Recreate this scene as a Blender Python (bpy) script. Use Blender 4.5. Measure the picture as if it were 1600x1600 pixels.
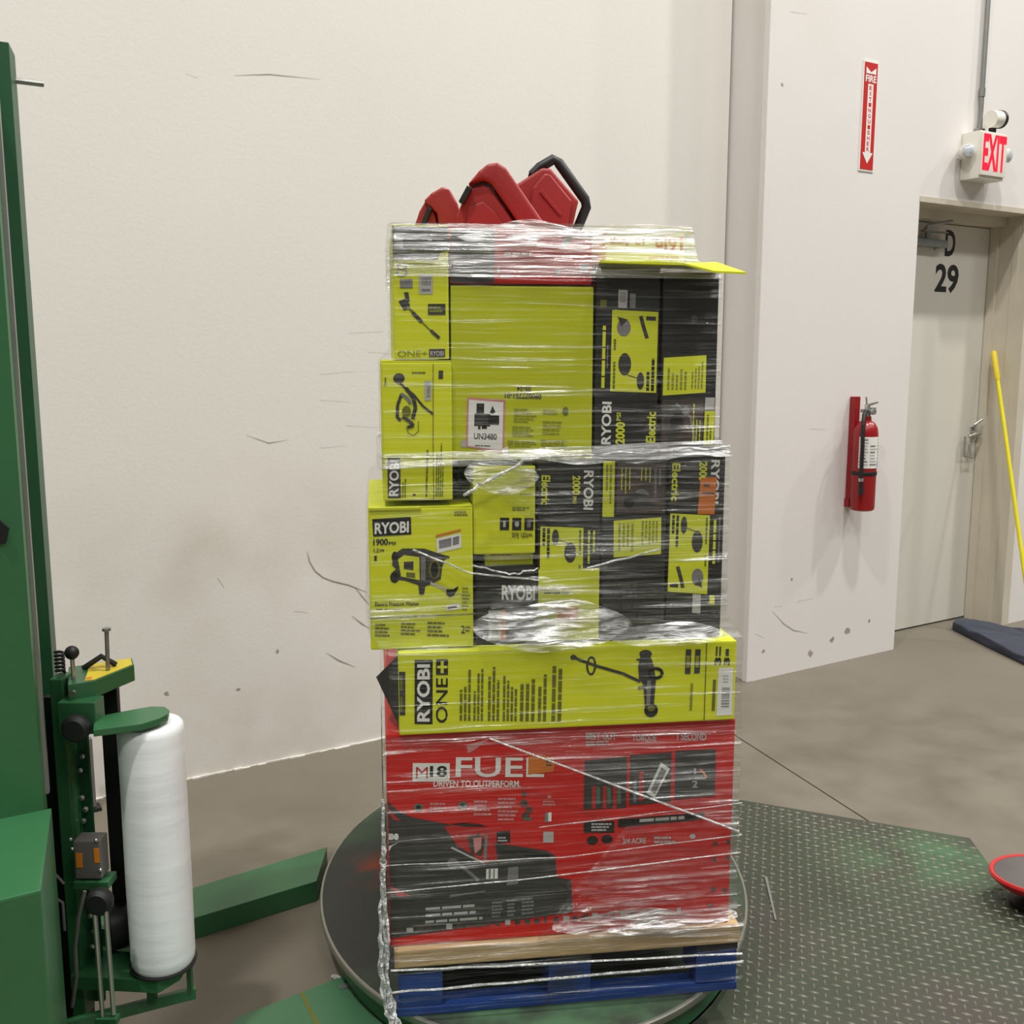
import bpy, bmesh, math, random
from math import sin, cos, pi, radians as R
from mathutils import Vector, Matrix, noise
random.seed(7)
for o in list(bpy.data.objects): bpy.data.objects.remove(o)
scene = bpy.context.scene
COL = scene.collection

# ------------------------------------------------------------------ camera
cam_d = bpy.data.cameras.new('camera'); cam = bpy.data.objects.new('camera', cam_d); COL.objects.link(cam)
cam_d.sensor_width = 36; cam_d.lens = 36.045; cam_d.clip_start = .05
cam.location = (0, 0, 1.5); cam.rotation_euler = (R(90 - 8.765), 0, 0)
scene.camera = cam
# ------------------------------------------------------------------ light
world = bpy.data.worlds.new('warehouse_ambient'); scene.world = world; world.use_nodes = True
bg = world.node_tree.nodes['Background']; bg.inputs[0].default_value = (1, .99, .965, 1); bg.inputs[1].default_value = .48
# one row of high-bay lamps along the wall, then an added row of fill
def lamp(x, y, z=9.0, e=940, sx=.45, sy=.3):
    l = bpy.data.lights.new('high_bay_and_fill_lamp', 'AREA'); l.shape = 'RECTANGLE'; l.size = sx; l.size_y = sy
    l.energy = e; l.color = (1, .985, .945)
    o = bpy.data.objects.new('high_bay_and_fill_lamp', l); COL.objects.link(o); o.location = (x, y, z); o.rotation_euler = (0, 0, R(31.5))
for k in range(-1, 3): lamp(2.05 + 3.90 * k, 1.83 + 2.39 * k, 9.0, 940)
for k in range(-1, 3): lamp(2.9 + 3.90 * k, -3.2 + 2.39 * k, 9.0, 520, 2.4, 1.2)  # unseen soft row, added as fill for the stack front
scene.view_settings.view_transform = 'Standard'; scene.view_settings.look = 'None'
scene.view_settings.exposure = -1.36; scene.view_settings.gamma = 1; scene.view_settings.use_curve_mapping = False

# ------------------------------------------------------------------ materials
def lin(c): return tuple(((v / 255) / 12.92 if v / 255 <= .04045 else ((v / 255 + .055) / 1.055) ** 2.4) for v in c)
MATS = {}
def pm(name, c, rough=.5, metal=0., var=.10, scale=14., bump=0., bscale=60., stretch=(1, 1, 1), c2=None, edge=None, spec=.5, emit=0.):
    """procedural principled: base colour broken up by noise, optional second colour in patches, optional bump"""
    m = bpy.data.materials.new(name); m.use_nodes = True; t = m.node_tree; N = t.nodes; L = t.links
    b = N['Principled BSDF']; tc = N.new('ShaderNodeTexCoord'); mp = N.new('ShaderNodeMapping'); L.new(tc.outputs['Object'], mp.inputs[0])
    mp.inputs['Scale'].default_value = stretch
    nz = N.new('ShaderNodeTexNoise'); nz.inputs['Scale'].default_value = scale; nz.inputs['Detail'].default_value = 5; L.new(mp.outputs[0], nz.inputs['Vector'])
    rp = N.new('ShaderNodeValToRGB'); L.new(nz.outputs['Fac'], rp.inputs[0])
    a = lin(c); lo = tuple(v * (1 - var) for v in a); hi = tuple(min(1, v * (1 + var)) for v in a)
    rp.color_ramp.elements[0].position = .3; rp.color_ramp.elements[1].position = .7
    rp.color_ramp.elements[0].color = lo + (1,); rp.color_ramp.elements[1].color = hi + (1,)
    if c2:
        e = edge or (.58, .66)
        n2 = N.new('ShaderNodeTexNoise'); n2.inputs['Scale'].default_value = scale * .5; n2.inputs['Detail'].default_value = 7; n2.inputs['Roughness'].default_value = .62
        L.new(mp.outputs[0], n2.inputs['Vector'])
        r2 = N.new('ShaderNodeValToRGB'); r2.color_ramp.elements[0].position = e[0]; r2.color_ramp.elements[1].position = e[1]; L.new(n2.outputs['Fac'], r2.inputs[0])
        mx = N.new('ShaderNodeMix'); mx.data_type = 'RGBA'; L.new(r2.outputs[0], mx.inputs[0]); L.new(rp.outputs[0], mx.inputs[6]); mx.inputs[7].default_value = lin(c2) + (1,)
        L.new(mx.outputs[2], b.inputs['Base Color'])
    else: L.new(rp.outputs[0], b.inputs['Base Color'])
    b.inputs['Roughness'].default_value = rough; b.inputs['Metallic'].default_value = metal; b.inputs['Specular IOR Level'].default_value = spec
    if bump:
        nb = N.new('ShaderNodeTexNoise'); nb.inputs['Scale'].default_value = bscale; nb.inputs['Detail'].default_value = 4; L.new(mp.outputs[0], nb.inputs['Vector'])
        bu = N.new('ShaderNodeBump'); bu.inputs['Strength'].default_value = bump; bu.inputs['Distance'].default_value = .01; L.new(nb.outputs['Fac'], bu.inputs['Height']); L.new(bu.outputs[0], b.inputs['Normal'])
    if emit:
        b.inputs['Emission Color'].default_value = lin(c) + (1,); b.inputs['Emission Strength'].default_value = emit
    MATS[name] = m; return m
pm('wall_paint', (220, 216, 209), .75, var=.02, scale=1.1, c2=(206, 199, 186), edge=(.60, .85), bump=.05, bscale=90)
pm('wall_paint_b', (219, 214, 210), .75, var=.02, scale=1.3, c2=(212, 206, 199), edge=(.55, .75), bump=.05, bscale=90)
pm('concrete', (112, 105, 92), .62, var=.12, scale=2.2, c2=(104, 97, 84), edge=(.5, .72), bump=.08, bscale=40)
pm('joint_dark', (52, 47, 40), .9)
pm('door_paint', (207, 203, 193), .5, var=.02, scale=3)
pm('frame_paint', (196, 188, 170), .5, var=.04, scale=6)
pm('black', (22, 22, 23), .5)
pm('rubber', (18, 18, 19), .6)
pm('steel', (190, 190, 186), .3, .9, var=.06)
pm('steel_dull', (150, 150, 146), .45, .8, var=.08)
pm('machine_green', (46, 98, 60), .36, var=.06, scale=5, bump=.03, spec=.6)
pm('machine_green_dark', (26, 78, 46), .45, var=.06, scale=5)
pm('plate_green', (57, 64, 49), .55, .1, var=.12, scale=3.2, c2=(64, 60, 54), edge=(.46, .62))
pm('lug_metal', (116, 116, 100), .4, .35, var=.15, scale=6)
pm('front_plate', (66, 112, 78), .5, var=.1, scale=3, c2=(88, 96, 80), edge=(.55, .7))
pm('disc_steel', (50, 54, 47), .6, .2, var=.10, scale=3, c2=(58, 76, 56), edge=(.5, .62), bump=.02)
pm('disc_edge', (150, 150, 138), .4, .7)
pm('rust', (120, 52, 30), .8)
pm('film_roll', (244, 247, 248), .28, var=.05, scale=9, stretch=(.6, .6, 4), bump=.12, bscale=9, spec=.6)
pm('film_core', (176, 150, 118), .8)
pm('label_yellow', (226, 200, 48), .5, c2=(190, 150, 30))
pm('label_orange', (222, 132, 30), .5)
pm('panel_grey', (106, 100, 98), .5)
pm('wood', (186, 156, 112), .75, var=.18, scale=8, stretch=(1, 6, 6), bump=.25, bscale=30)
pm('pallet_blue', (26, 62, 132), .6, var=.14, scale=9, c2=(40, 50, 84), edge=(.56, .68), bump=.15, bscale=30)
pm('pallet_shade_dark', (34, 33, 34), .8)  # inner pallet parts: the shade between the blocks put into the colour
pm('carton_yellow', (186, 191, 20), .48, var=.03, scale=6, spec=.4)
pm('carton_yellow_hi', (212, 217, 34), .48, var=.03, scale=6, spec=.4)
pm('carton_black', (40, 40, 38), .42, var=.1, scale=8, spec=.4)
pm('carton_red', (200, 31, 25), .42, var=.05, scale=6, spec=.4)
pm('carton_white', (226, 224, 214), .5, var=.03)
pm('ink_black', (26, 25, 24), .45, var=.05)
pm('ink_dark', (58, 56, 54), .45, var=.15, scale=40)
pm('ink_grey', (120, 118, 116), .5, var=.12, scale=40)
pm('ink_light', (176, 174, 170), .5, var=.08, scale=40)
pm('ink_white', (226, 224, 218), .5, var=.02)
pm('ink_olive', (104, 106, 26), .5, var=.1, scale=40)
pm('ink_olive_soft', (138, 140, 28), .5, var=.1, scale=40)
pm('ink_red', (178, 36, 34), .5, var=.05)
pm('ink_pink', (200, 130, 130), .5)
pm('ink_brown', (74, 62, 54), .5, var=.3, scale=50)
pm('ink_green', (84, 104, 84), .5, var=.15, scale=40)
pm('ink_yellow', (208, 213, 36), .5, var=.04)
pm('ink_orange', (206, 112, 34), .5, var=.05)
pm('ink_blue', (120, 150, 205), .5)
pm('case_red', (152, 40, 38), .45, var=.05, scale=6, bump=.04, bscale=160)
pm('ext_red', (142, 18, 22), .28, var=.04)
pm('sign_red', (188, 34, 32), .4, var=.03)
pm('exit_glow', (255, 20, 50), .4, emit=1.6)
pm('white_plastic', (222, 218, 208), .4, var=.02)
pm('lens', (200, 205, 210), .12, .2, var=.2, scale=60)
pm('yellow_paint', (222, 210, 32), .4, var=.05)
pm('mat_slate', (52, 56, 70), .8, var=.2, scale=8, bump=.4, bscale=20)
pm('dish_red', (176, 26, 28), .3, var=.05)
pm('dish_steel', (120, 116, 114), .3, .7, var=.2, scale=5)
pm('scuff', (152, 145, 134), .8, var=.2, scale=30)

def add_cloud_patch(m, c, rad, colour, amount, scale):
    """a cloudy colour patch with its own place: floor stains, rust, green paint, wall tone"""
    t = MATS[m].node_tree; N = t.nodes; L = t.links; b = N['Principled BSDF']; src = b.inputs['Base Color'].links[0].from_socket
    tc = N.new('ShaderNodeTexCoord'); mp = N.new('ShaderNodeMapping'); mp.vector_type = 'POINT'; L.new(tc.outputs['Object'], mp.inputs[0])
    mp.inputs['Location'].default_value = tuple(-c[i] / rad[i] for i in range(3)); mp.inputs['Scale'].default_value = tuple(1 / r for r in rad)
    ln = N.new('ShaderNodeVectorMath'); ln.operation = 'LENGTH'; L.new(mp.outputs[0], ln.inputs[0])
    mr = N.new('ShaderNodeMapRange'); L.new(ln.outputs['Value'], mr.inputs[0]); mr.inputs[1].default_value = 1; mr.inputs[2].default_value = .2; mr.inputs[3].default_value = 0; mr.inputs[4].default_value = 1
    nz = N.new('ShaderNodeTexNoise'); nz.inputs['Scale'].default_value = scale; nz.inputs['Detail'].default_value = 6; L.new(tc.outputs['Object'], nz.inputs['Vector'])
    m2 = N.new('ShaderNodeMapRange'); L.new(nz.outputs['Fac'], m2.inputs[0]); m2.inputs[1].default_value = .38; m2.inputs[2].default_value = .66; m2.inputs[3].default_value = 0; m2.inputs[4].default_value = amount
    mu = N.new('ShaderNodeMath'); mu.operation = 'MULTIPLY'; L.new(mr.outputs[0], mu.inputs[0]); L.new(m2.outputs[0], mu.inputs[1])
    mx = N.new('ShaderNodeMix'); mx.data_type = 'RGBA'; L.new(mu.outputs[0], mx.inputs[0]); L.new(src, mx.inputs[6]); mx.inputs[7].default_value = lin(colour) + (1,); L.new(mx.outputs[2], b.inputs['Base Color'])
add_cloud_patch('wall_paint', (1.0, 3.56, .78), (.95, 1., .42), (186, 178, 160), .4, 3.2)  # two cloudy, slightly darker areas low on the left wall
add_cloud_patch('wall_paint', (.9, 3.56, .12), (1.2, 1., .34), (196, 189, 174), .35, 6.)
add_cloud_patch('concrete', (1.6, 3.6, 0), (1.6, 1.3, 1.), (92, 84, 70), .8, 5.)
add_cloud_patch('concrete', (-.5, 2.9, 0), (.8, .8, 1.), (100, 92, 78), .8, 7.)
add_cloud_patch('disc_steel', (-.43, .0, .09), (.10, .12, 1.), (120, 50, 28), 1.3, 9.)
add_cloud_patch('disc_steel', (.05, -.66, .09), (.5, .22, 1.), (78, 112, 80), 1.3, 7.)
add_cloud_patch('plate_green', (.30, .55, 0), (.5, .30, 1.), (62, 100, 66), 1.0, 5.)
def film_mat(name, base, streak, lo, hi, gl=.55, su=1.6, sz=46., bump=.9, rough=.26):
    """clear stretch film: mostly see-through, milky in stretched streaks, with a glossy wrinkled skin"""
    m = bpy.data.materials.new(name); m.use_nodes = True; t = m.node_tree; N = t.nodes; L = t.links
    N.remove(N['Principled BSDF']); out = N['Material Output']
    tc = N.new('ShaderNodeTexCoord'); mp = N.new('ShaderNodeMapping'); L.new(tc.outputs['Object'], mp.inputs[0]); mp.inputs['Scale'].default_value = (su, su, sz)
    mp.inputs['Rotation'].default_value = (0, R(-1.2), 0)
    n1 = N.new('ShaderNodeTexNoise'); n1.inputs['Scale'].default_value = 1.7; n1.inputs['Detail'].default_value = 6; n1.inputs['Distortion'].default_value = .5; L.new(mp.outputs[0], n1.inputs['Vector'])
    n2 = N.new('ShaderNodeTexNoise'); n2.inputs['Scale'].default_value = 4.; n2.inputs['Detail'].default_value = 2; L.new(tc.outputs['Object'], n2.inputs['Vector'])
    r1 = N.new('ShaderNodeMapRange'); L.new(n1.outputs['Fac'], r1.inputs[0]); r1.inputs[1].default_value = lo; r1.inputs[2].default_value = hi; r1.inputs[3].default_value = 0; r1.inputs[4].default_value = 1
    r2 = N.new('ShaderNodeMapRange'); L.new(n2.outputs['Fac'], r2.inputs[0]); r2.inputs[1].default_value = .36; r2.inputs[2].default_value = .62; r2.inputs[3].default_value = .15; r2.inputs[4].default_value = 1
    mu = N.new('ShaderNodeMath'); mu.operation = 'MULTIPLY'; L.new(r1.outputs[0], mu.inputs[0]); L.new(r2.outputs[0], mu.inputs[1])
    ma = N.new('ShaderNodeMath'); ma.operation = 'MULTIPLY_ADD'; L.new(mu.outputs[0], ma.inputs[0]); ma.inputs[1].default_value = streak; ma.inputs[2].default_value = base
    bu = N.new('ShaderNodeBump'); bu.inputs['Strength'].default_value = bump; bu.inputs['Distance'].default_value = .03; L.new(n1.outputs['Fac'], bu.inputs['Height'])
    tr = N.new('ShaderNodeBsdfTransparent'); tr.inputs[0].default_value = (.96, .965, .96, 1)
    df = N.new('ShaderNodeBsdfDiffuse'); df.inputs[0].default_value = (.8, .8, .79, 1); L.new(bu.outputs[0], df.inputs['Normal'])
    gs = N.new('ShaderNodeBsdfGlossy'); gs.inputs['Roughness'].default_value = rough; gs.inputs[0].default_value = (.95, .95, .95, 1); L.new(bu.outputs[0], gs.inputs['Normal'])
    mg = N.new('ShaderNodeMixShader'); mg.inputs[0].default_value = gl; L.new(df.outputs[0], mg.inputs[1]); L.new(gs.outputs[0], mg.inputs[2])
    mx = N.new('ShaderNodeMixShader'); L.new(ma.outputs[0], mx.inputs[0]); L.new(tr.outputs[0], mx.inputs[1]); L.new(mg.outputs[0], mx.inputs[2]); L.new(mx.outputs[0], out.inputs[0])
    MATS[name] = m
film_mat('film_clear', .015, .30, .54, .72, gl=.72)
film_mat('film_layered', .03, .48, .5, .70, gl=.75)
film_mat('film_milky', .28, .50, .40, .66, gl=.6)
film_mat('film_glint', .16, .84, .44, .60, gl=.62, su=5., sz=40., rough=.36)  # denser, whiter film for the glare patches: highlight put into the colour
film_mat('film_rope', .62, .3, .4, .6, gl=.4, su=30, sz=30)

# ------------------------------------------------------------------ mesh helpers
class MB:
    def __init__(s): s.bm = bmesh.new(); s.mats = []
    def mi(s, m):
        if m not in s.mats: s.mats.append(m)
        return s.mats.index(m)
    def raw(s, vs, fs, m=None):
        v = [s.bm.verts.new(p) for p in vs]; i = s.mi(m) if m else 0
        for f in fs:
            try: s.bm.faces.new([v[k] for k in f]).material_index = i
            except ValueError: pass
        return s
    def box(s, x0, y0, z0, x1, y1, z1, m=None, bev=0., seg=2):
        b = bmesh.new(); bmesh.ops.create_cube(b, size=1)
        for v in b.verts: v.co = Vector(((x0 + x1) / 2 + v.co.x * (x1 - x0), (y0 + y1) / 2 + v.co.y * (y1 - y0), (z0 + z1) / 2 + v.co.z * (z1 - z0)))
        if bev: bmesh.ops.bevel(b, geom=b.edges[:] , offset=bev, segments=seg, profile=.7, affect='EDGES')
        return s.take(b, m)
    def take(s, b, m=None):
        b.verts.index_update(); s.raw([v.co.copy() for v in b.verts], [[v.index for v in f.verts] for f in b.faces], m); b.free(); return s
    def prism(s, poly, z0, z1, m=None, bev=0.):
        """plan polygon (counter-clockwise) extruded in z"""
        b = bmesh.new(); n = len(poly)
        lo = [b.verts.new((x, y, z0)) for x, y in poly]; hi = [b.verts.new((x, y, z1)) for x, y in poly]
        b.faces.new(lo[::-1]); b.faces.new(hi)
        for i in range(n): b.faces.new((lo[i], lo[(i + 1) % n], hi[(i + 1) % n], hi[i]))
        if bev: bmesh.ops.bevel(b, geom=b.edges[:], offset=bev, segments=2, profile=.7, affect='EDGES')
        bmesh.ops.recalc_face_normals(b, faces=b.faces[:]); return s.take(b, m)
    def slab(s, poly, y0, y1, m=None, bev=0., seg=3):
        """x-z polygon extruded in y"""
        b = bmesh.new(); n = len(poly)
        lo = [b.verts.new((x, y0, z)) for x, z in poly]; hi = [b.verts.new((x, y1, z)) for x, z in poly]
        b.faces.new(lo); b.faces.new(hi[::-1])
        for i in range(n): b.faces.new((lo[i], hi[i], hi[(i + 1) % n], lo[(i + 1) % n]))
        bmesh.ops.recalc_face_normals(b, faces=b.faces[:])
        if bev: bmesh.ops.bevel(b, geom=b.edges[:], offset=bev, segments=seg, profile=.7, affect='EDGES')
        return s.take(b, m)
    def tube(s, path, r, n=10, m=None, cap=True):
        P = [Vector(p) for p in path]; rs = r if isinstance(r, (list, tuple)) else [r] * len(P); vs = []; fs = []
        up = None
        for i, p in enumerate(P):
            t = (P[min(i + 1, len(P) - 1)] - P[max(i - 1, 0)]).normalized()
            if up is None: up = Vector((0, 0, 1)) if abs(t.z) < .9 else Vector((1, 0, 0))
            a = t.cross(up).normalized(); up = a.cross(t).normalized()
            for k in range(n): vs.append(p + (a * cos(2 * pi * k / n) + up * sin(2 * pi * k / n)) * rs[i])
        for i in range(len(P) - 1):
            for k in range(n): fs.append((i * n + k, i * n + (k + 1) % n, (i + 1) * n + (k + 1) % n, (i + 1) * n + k))
        if cap: fs += [tuple(range(n))[::-1], tuple(range((len(P) - 1) * n, len(P) * n))]
        return s.raw(vs, fs, m)
    def lathe(s, prof, n=32, c=(0, 0), m=None, sx=1., sy=1., cap=True):
        vs = []; fs = []; q = len(prof)
        for r, z in prof:
            for k in range(n): vs.append((c[0] + sx * r * cos(2 * pi * k / n), c[1] + sy * r * sin(2 * pi * k / n), z))
        for i in range(q - 1):
            for k in range(n): fs.append((i * n + k, i * n + (k + 1) % n, (i + 1) * n + (k + 1) % n, (i + 1) * n + k))
        if cap: fs += [tuple(range(n))[::-1], tuple(range((q - 1) * n, q * n))]
        return s.raw(vs, fs, m)
    def ball(s, c, r, m=None, sc=(1, 1, 1)):
        b = bmesh.new(); bmesh.ops.create_uvsphere(b, u_segments=16, v_segments=10, radius=r)
        for v in b.verts: v.co = Vector((c[0] + v.co.x * sc[0], c[1] + v.co.y * sc[1], c[2] + v.co.z * sc[2]))
        return s.take(b, m)
    def xf(s, M):
        bmesh.ops.transform(s.bm, matrix=M, verts=s.bm.verts[:]); return s
    def build(s, name, m=None, parent=None, smooth=False):
        bmesh.ops.recalc_face_normals(s.bm, faces=s.bm.faces[:])
        me = bpy.data.meshes.new(name); s.bm.to_mesh(me); s.bm.free()
        for k in (s.mats if s.mats else [m]): me.materials.append(MATS[k if k else m])
        if smooth:
            me.polygons.foreach_set('use_smooth', [True] * len(me.polygons))
            try: me.set_sharp_from_angle(angle=R(40))
            except Exception: pass
        o = bpy.data.objects.new(name, me); COL.objects.link(o)
        if parent: o.parent = parent
        return o
def tag(o, label=None, cat=None, group=None, kind=None):
    if label: o['label'] = label
    if cat: o['category'] = cat
    if group: o['group'] = group
    if kind: o['kind'] = kind
    return o
def empty(name, loc, rz=0., label=None, cat=None, group=None):
    o = bpy.data.objects.new(name, None); COL.objects.link(o); o.empty_display_size = .05
    o.location = loc; o.rotation_euler = (0, 0, rz); return tag(o, label, cat, group)

# ------------------------------------------------------------------ setting: walls, floor, door
TW = R(31.5); EW = Vector((cos(TW), sin(TW), 0)); NW = Vector((-sin(TW), cos(TW), 0))
OL, OR_, OD = 3.560, 3.323, 3.5415
MW = Matrix.Rotation(TW, 4, 'Z')           # wall frame: x along the wall, y into the wall
def wallobj(mb, name, m, parent=None, smooth=False):
    o = mb.build(name, m, parent, smooth)
    if not parent: o.rotation_euler = (0, 0, TW)
    return o
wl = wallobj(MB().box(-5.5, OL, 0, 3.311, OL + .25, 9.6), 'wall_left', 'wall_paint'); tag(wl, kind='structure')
w = MB()
w.box(3.322, OR_, 0, 4.335, OR_ + .5, 9.6); w.box(4.335, OR_, 2.246, 5.30, OR_ + .5, 9.6); w.box(5.30, OR_, 0, 9.5, OR_ + .5, 9.6)
wr = wallobj(w, 'wall_right', 'wall_paint_b'); tag(wr, kind='structure')
cb = wallobj(MB().box(3.303, OR_ - .004, 0, 3.335, OR_ + .03, 9.6, bev=.004), 'trim_1', 'wall_paint_b'); tag(cb, kind='structure')
def scuffs(parent, off, lists, r=.0022):
    for pts in lists:
        mb = MB(); n = len(pts)
        for i in range(n - 1):
            a, b = Vector(pts[i]), Vector(pts[i + 1]); d = (b - a).normalized(); q = Vector((-d.y, d.x))
            wa = r * (.25 if i == 0 else 1); wb = r * (.2 if i == n - 2 else 1)
            c4 = [a + q * wa, a - q * wa, b - q * wb, b + q * wb]
            mb.raw([(p.x, off - .0012, p.y) for p in c4], [(0, 1, 2, 3)])
        mb.build('scuff_mark', 'scuff', parent)
scuffs(wl, OL, [[(1.296, .78), (1.305, .74), (1.324, .704), (1.355, .676), (1.393, .657), (1.456, .635), (1.534, .596)], [(1.482, .622), (1.51, .584), (1.538, .547)], [(.964, .719), (.985, .682)], [(1.359, .385), (1.41, .346), (1.474, .311)], [(1.466, .514), (1.507, .476), (1.539, .454)], [(1.24, .562), (1.289, .55)]])
scuffs(wl, OL, [[(1.087, 1.218), (1.166, 1.187), (1.237, 1.195)], [(1.091, 2.419), (1.213, 2.439), (1.396, 2.447)], [(1.481, 1.576), (1.621, 1.583)], [(1.555, 1.507), (1.646, 1.502)], [(1.365, 1.427), (1.503, 1.437)], [(1.459, 1.238), (1.588, 1.226)], [(1.363, 1.334), (1.474, 1.325)], [(.933, 2.404), (.97, 2.395)], [(1.357, 1.16), (1.457, 1.164)]], .0013)
scuffs(wr, OR_, [[(3.456, .318), (3.535, .246), (3.601, .206), (3.697, .179)], [(3.351, .226), (3.413, .196)], [(3.421, 2.935), (3.517, 2.94)], [(3.467, .338), (3.518, .335)], [(3.649, 1.158), (3.756, 1.151)], [(3.614, .344), (3.722, .346)]], .0018)
def spot(parent, off, s, z, r, seed):
    rnd = random.Random(seed); n = 9
    vs = [(s + r * (.5 + rnd.random()) * cos(2 * pi * k / n), off - .0012, z + r * (.5 + rnd.random()) * sin(2 * pi * k / n)) for k in range(n)]
    MB().raw(vs, [tuple(range(n))]).build('wall_chip', 'scuff', parent)
for i, (s_, z_, r_) in enumerate([(3.977, .152, .016), (4.135, .179, .008), (3.721, .077, .014), (3.408, .135, .009), (3.389, 2.637, .006), (3.87, .119, .012), (3.573, .457, .006)]): spot(wr, OR_, s_, z_, r_, i)
for i, (s_, z_, r_) in enumerate([(1.17, .42, .006), (.77, .33, .007), (1.02, .30, .006), (.25, .55, .008)]): spot(wl, OL, s_, z_, r_, 50 + i)

# floor: sub-base plus two slabs with a sawn joint between them
fl = MB().box(-7, -5, -.06, 10, 11, -.03).build('floor', 'joint_dark'); tag(fl, kind='structure')
jd = Vector((.271, -.76, 0)).normalized(); j0 = Vector((.89, 3.89, 0)); jn = Vector((-jd.y, jd.x, 0)) * .0032
ja, jb = j0 - jd * 9, j0 + jd * 9
def slab_poly(side):
    a, b = (ja + jn * side), (jb + jn * side)
    return [(a.x, a.y), (b.x, b.y), (b.x + side * 12 , b.y + side * 0), (a.x + side * 14, a.y)]
for sd in (1, -1): MB().prism(slab_poly(sd), -.03, 0).build('floor_slab', 'concrete', fl)
# a strip of chipped mortar along the foot of the left wall
mo = MB(); rnd = random.Random(3)
for k in range(60):
    s0 = .0 + k * .03; hgt = .002 + .004 * rnd.random(); dp = .003 + .008 * rnd.random()
    mo.box(s0, OL - dp, 0, s0 + .03, OL, hgt)
mo.build('wall_foot_mortar', 'wall_paint', wl)

# door in its deep opening
door = empty('door_1', (0, 0, 0), TW); tag(door, kind='structure')
MB().box(4.40, OD, .008, 5.236, OD + .045, 2.172, bev=.002).build('door_panel', 'door_paint', door)
fr = MB().box(5.237, OR_ - .006, 0, 5.30, OR_ + .30, 2.246); fr.box(5.222, OD - .05, 0, 5.237, OD - .004, 2.2)
fr.box(5.2335, OR_ + .05, 0, 5.237, OR_ + .085, 2.2)
fr.build('door_jamb', 'frame_paint', door)
fr = MB().box(4.336, OR_ + .1, 0, 4.399, OR_ + .30, 2.246); fr.build('door_jamb', 'frame_paint', door)
fr = MB().box(4.336, OR_ - .004, 2.224, 5.30, OR_ + .06, 2.250); fr.box(4.336, OR_ + .06, 2.222, 5.30, OR_ + .13, 2.246); fr.box(4.399, OR_ + .13, 2.176, 5.237, OR_ + .30, 2.246)
fr.build('door_header', 'frame_paint', door)
cl = MB().box(4.55, OD - .05, 2.045, 4.805, OD, 2.085, bev=.008); cl.build('door_closer', 'steel_dull', door)
cl = MB().tube([(4.66, OD - .03, 2.07), (4.66, OD - .03, 2.125)], .014); cl.box(4.60, OD - .05, 2.118, 4.80, OD - .03, 2.126); cl.tube([(4.62, OD - .04, 2.128), (4.56, OD - .10, 2.14), (4.70, OD - .14, 2.165)], .008); cl.tube([(4.73, OD - .03, 2.03), (4.73, OD - .03, 2.05)], .010)
cl.build('closer_arm', 'steel_dull', door)
lv = MB(); lv.xf(Matrix.Identity(4)); lv.tube([(5.185, OD, 1.065), (5.185, OD - .05, 1.065)], .014); lv.tube([(5.185, OD - .05, 1.065), (5.13, OD - .055, 1.062), (5.10, OD - .04, 1.05)], .010)
lv.box(5.165, OD - .008, 1.03, 5.205, OD, 1.10, bev=.003); lv.tube([(5.185, OD - .01, 1.09), (5.15, OD - .04, 1.115), (5.19, OD - .05, 1.14)], .008)
lv.tube([(5.08, OD - .03, 1.05), (5.08, OD - .03, .94), (5.15, OD - .03, .93), (5.155, OD - .01, 1.0)], .007)
lv.build('lever_handle', 'steel', door, True)

# ------------------------------------------------------------------ text and print helpers
TXT = {}
def text_geo(s, bold=.0):
    k = (s, bold)
    if k in TXT: return TXT[k]
    cu = bpy.data.curves.new('t', 'FONT'); cu.body = s; cu.size = 1; cu.offset = bold; cu.resolution_u = 3
    o = bpy.data.objects.new('t', cu); COL.objects.link(o)
    dg = bpy.context.evaluated_depsgraph_get(); me = bpy.data.meshes.new_from_object(o.evaluated_get(dg))
    vs = [(v.co.x, v.co.y) for v in me.vertices]; fs = [tuple(p.vertices) for p in me.polygons]
    bpy.data.objects.remove(o); bpy.data.curves.remove(cu); bpy.data.meshes.remove(me)
    x0 = min(v[0] for v in vs); x1 = max(v[0] for v in vs); y0 = min(v[1] for v in vs); y1 = max(v[1] for v in vs)
    vs = [((x - x0) / (x1 - x0), (y - y0) / (y1 - y0)) for x, y in vs]
    TXT[k] = (vs, fs); return TXT[k]
FINE = {'printed_text', 'printed_heading', 'specification_text', 'accessory_text', 'accessory_picture', 'sticker_print', 'barcode', 'icon_symbol', 'label_print', 'feature_panel', 'product_picture', 'mower_picture'}
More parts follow.
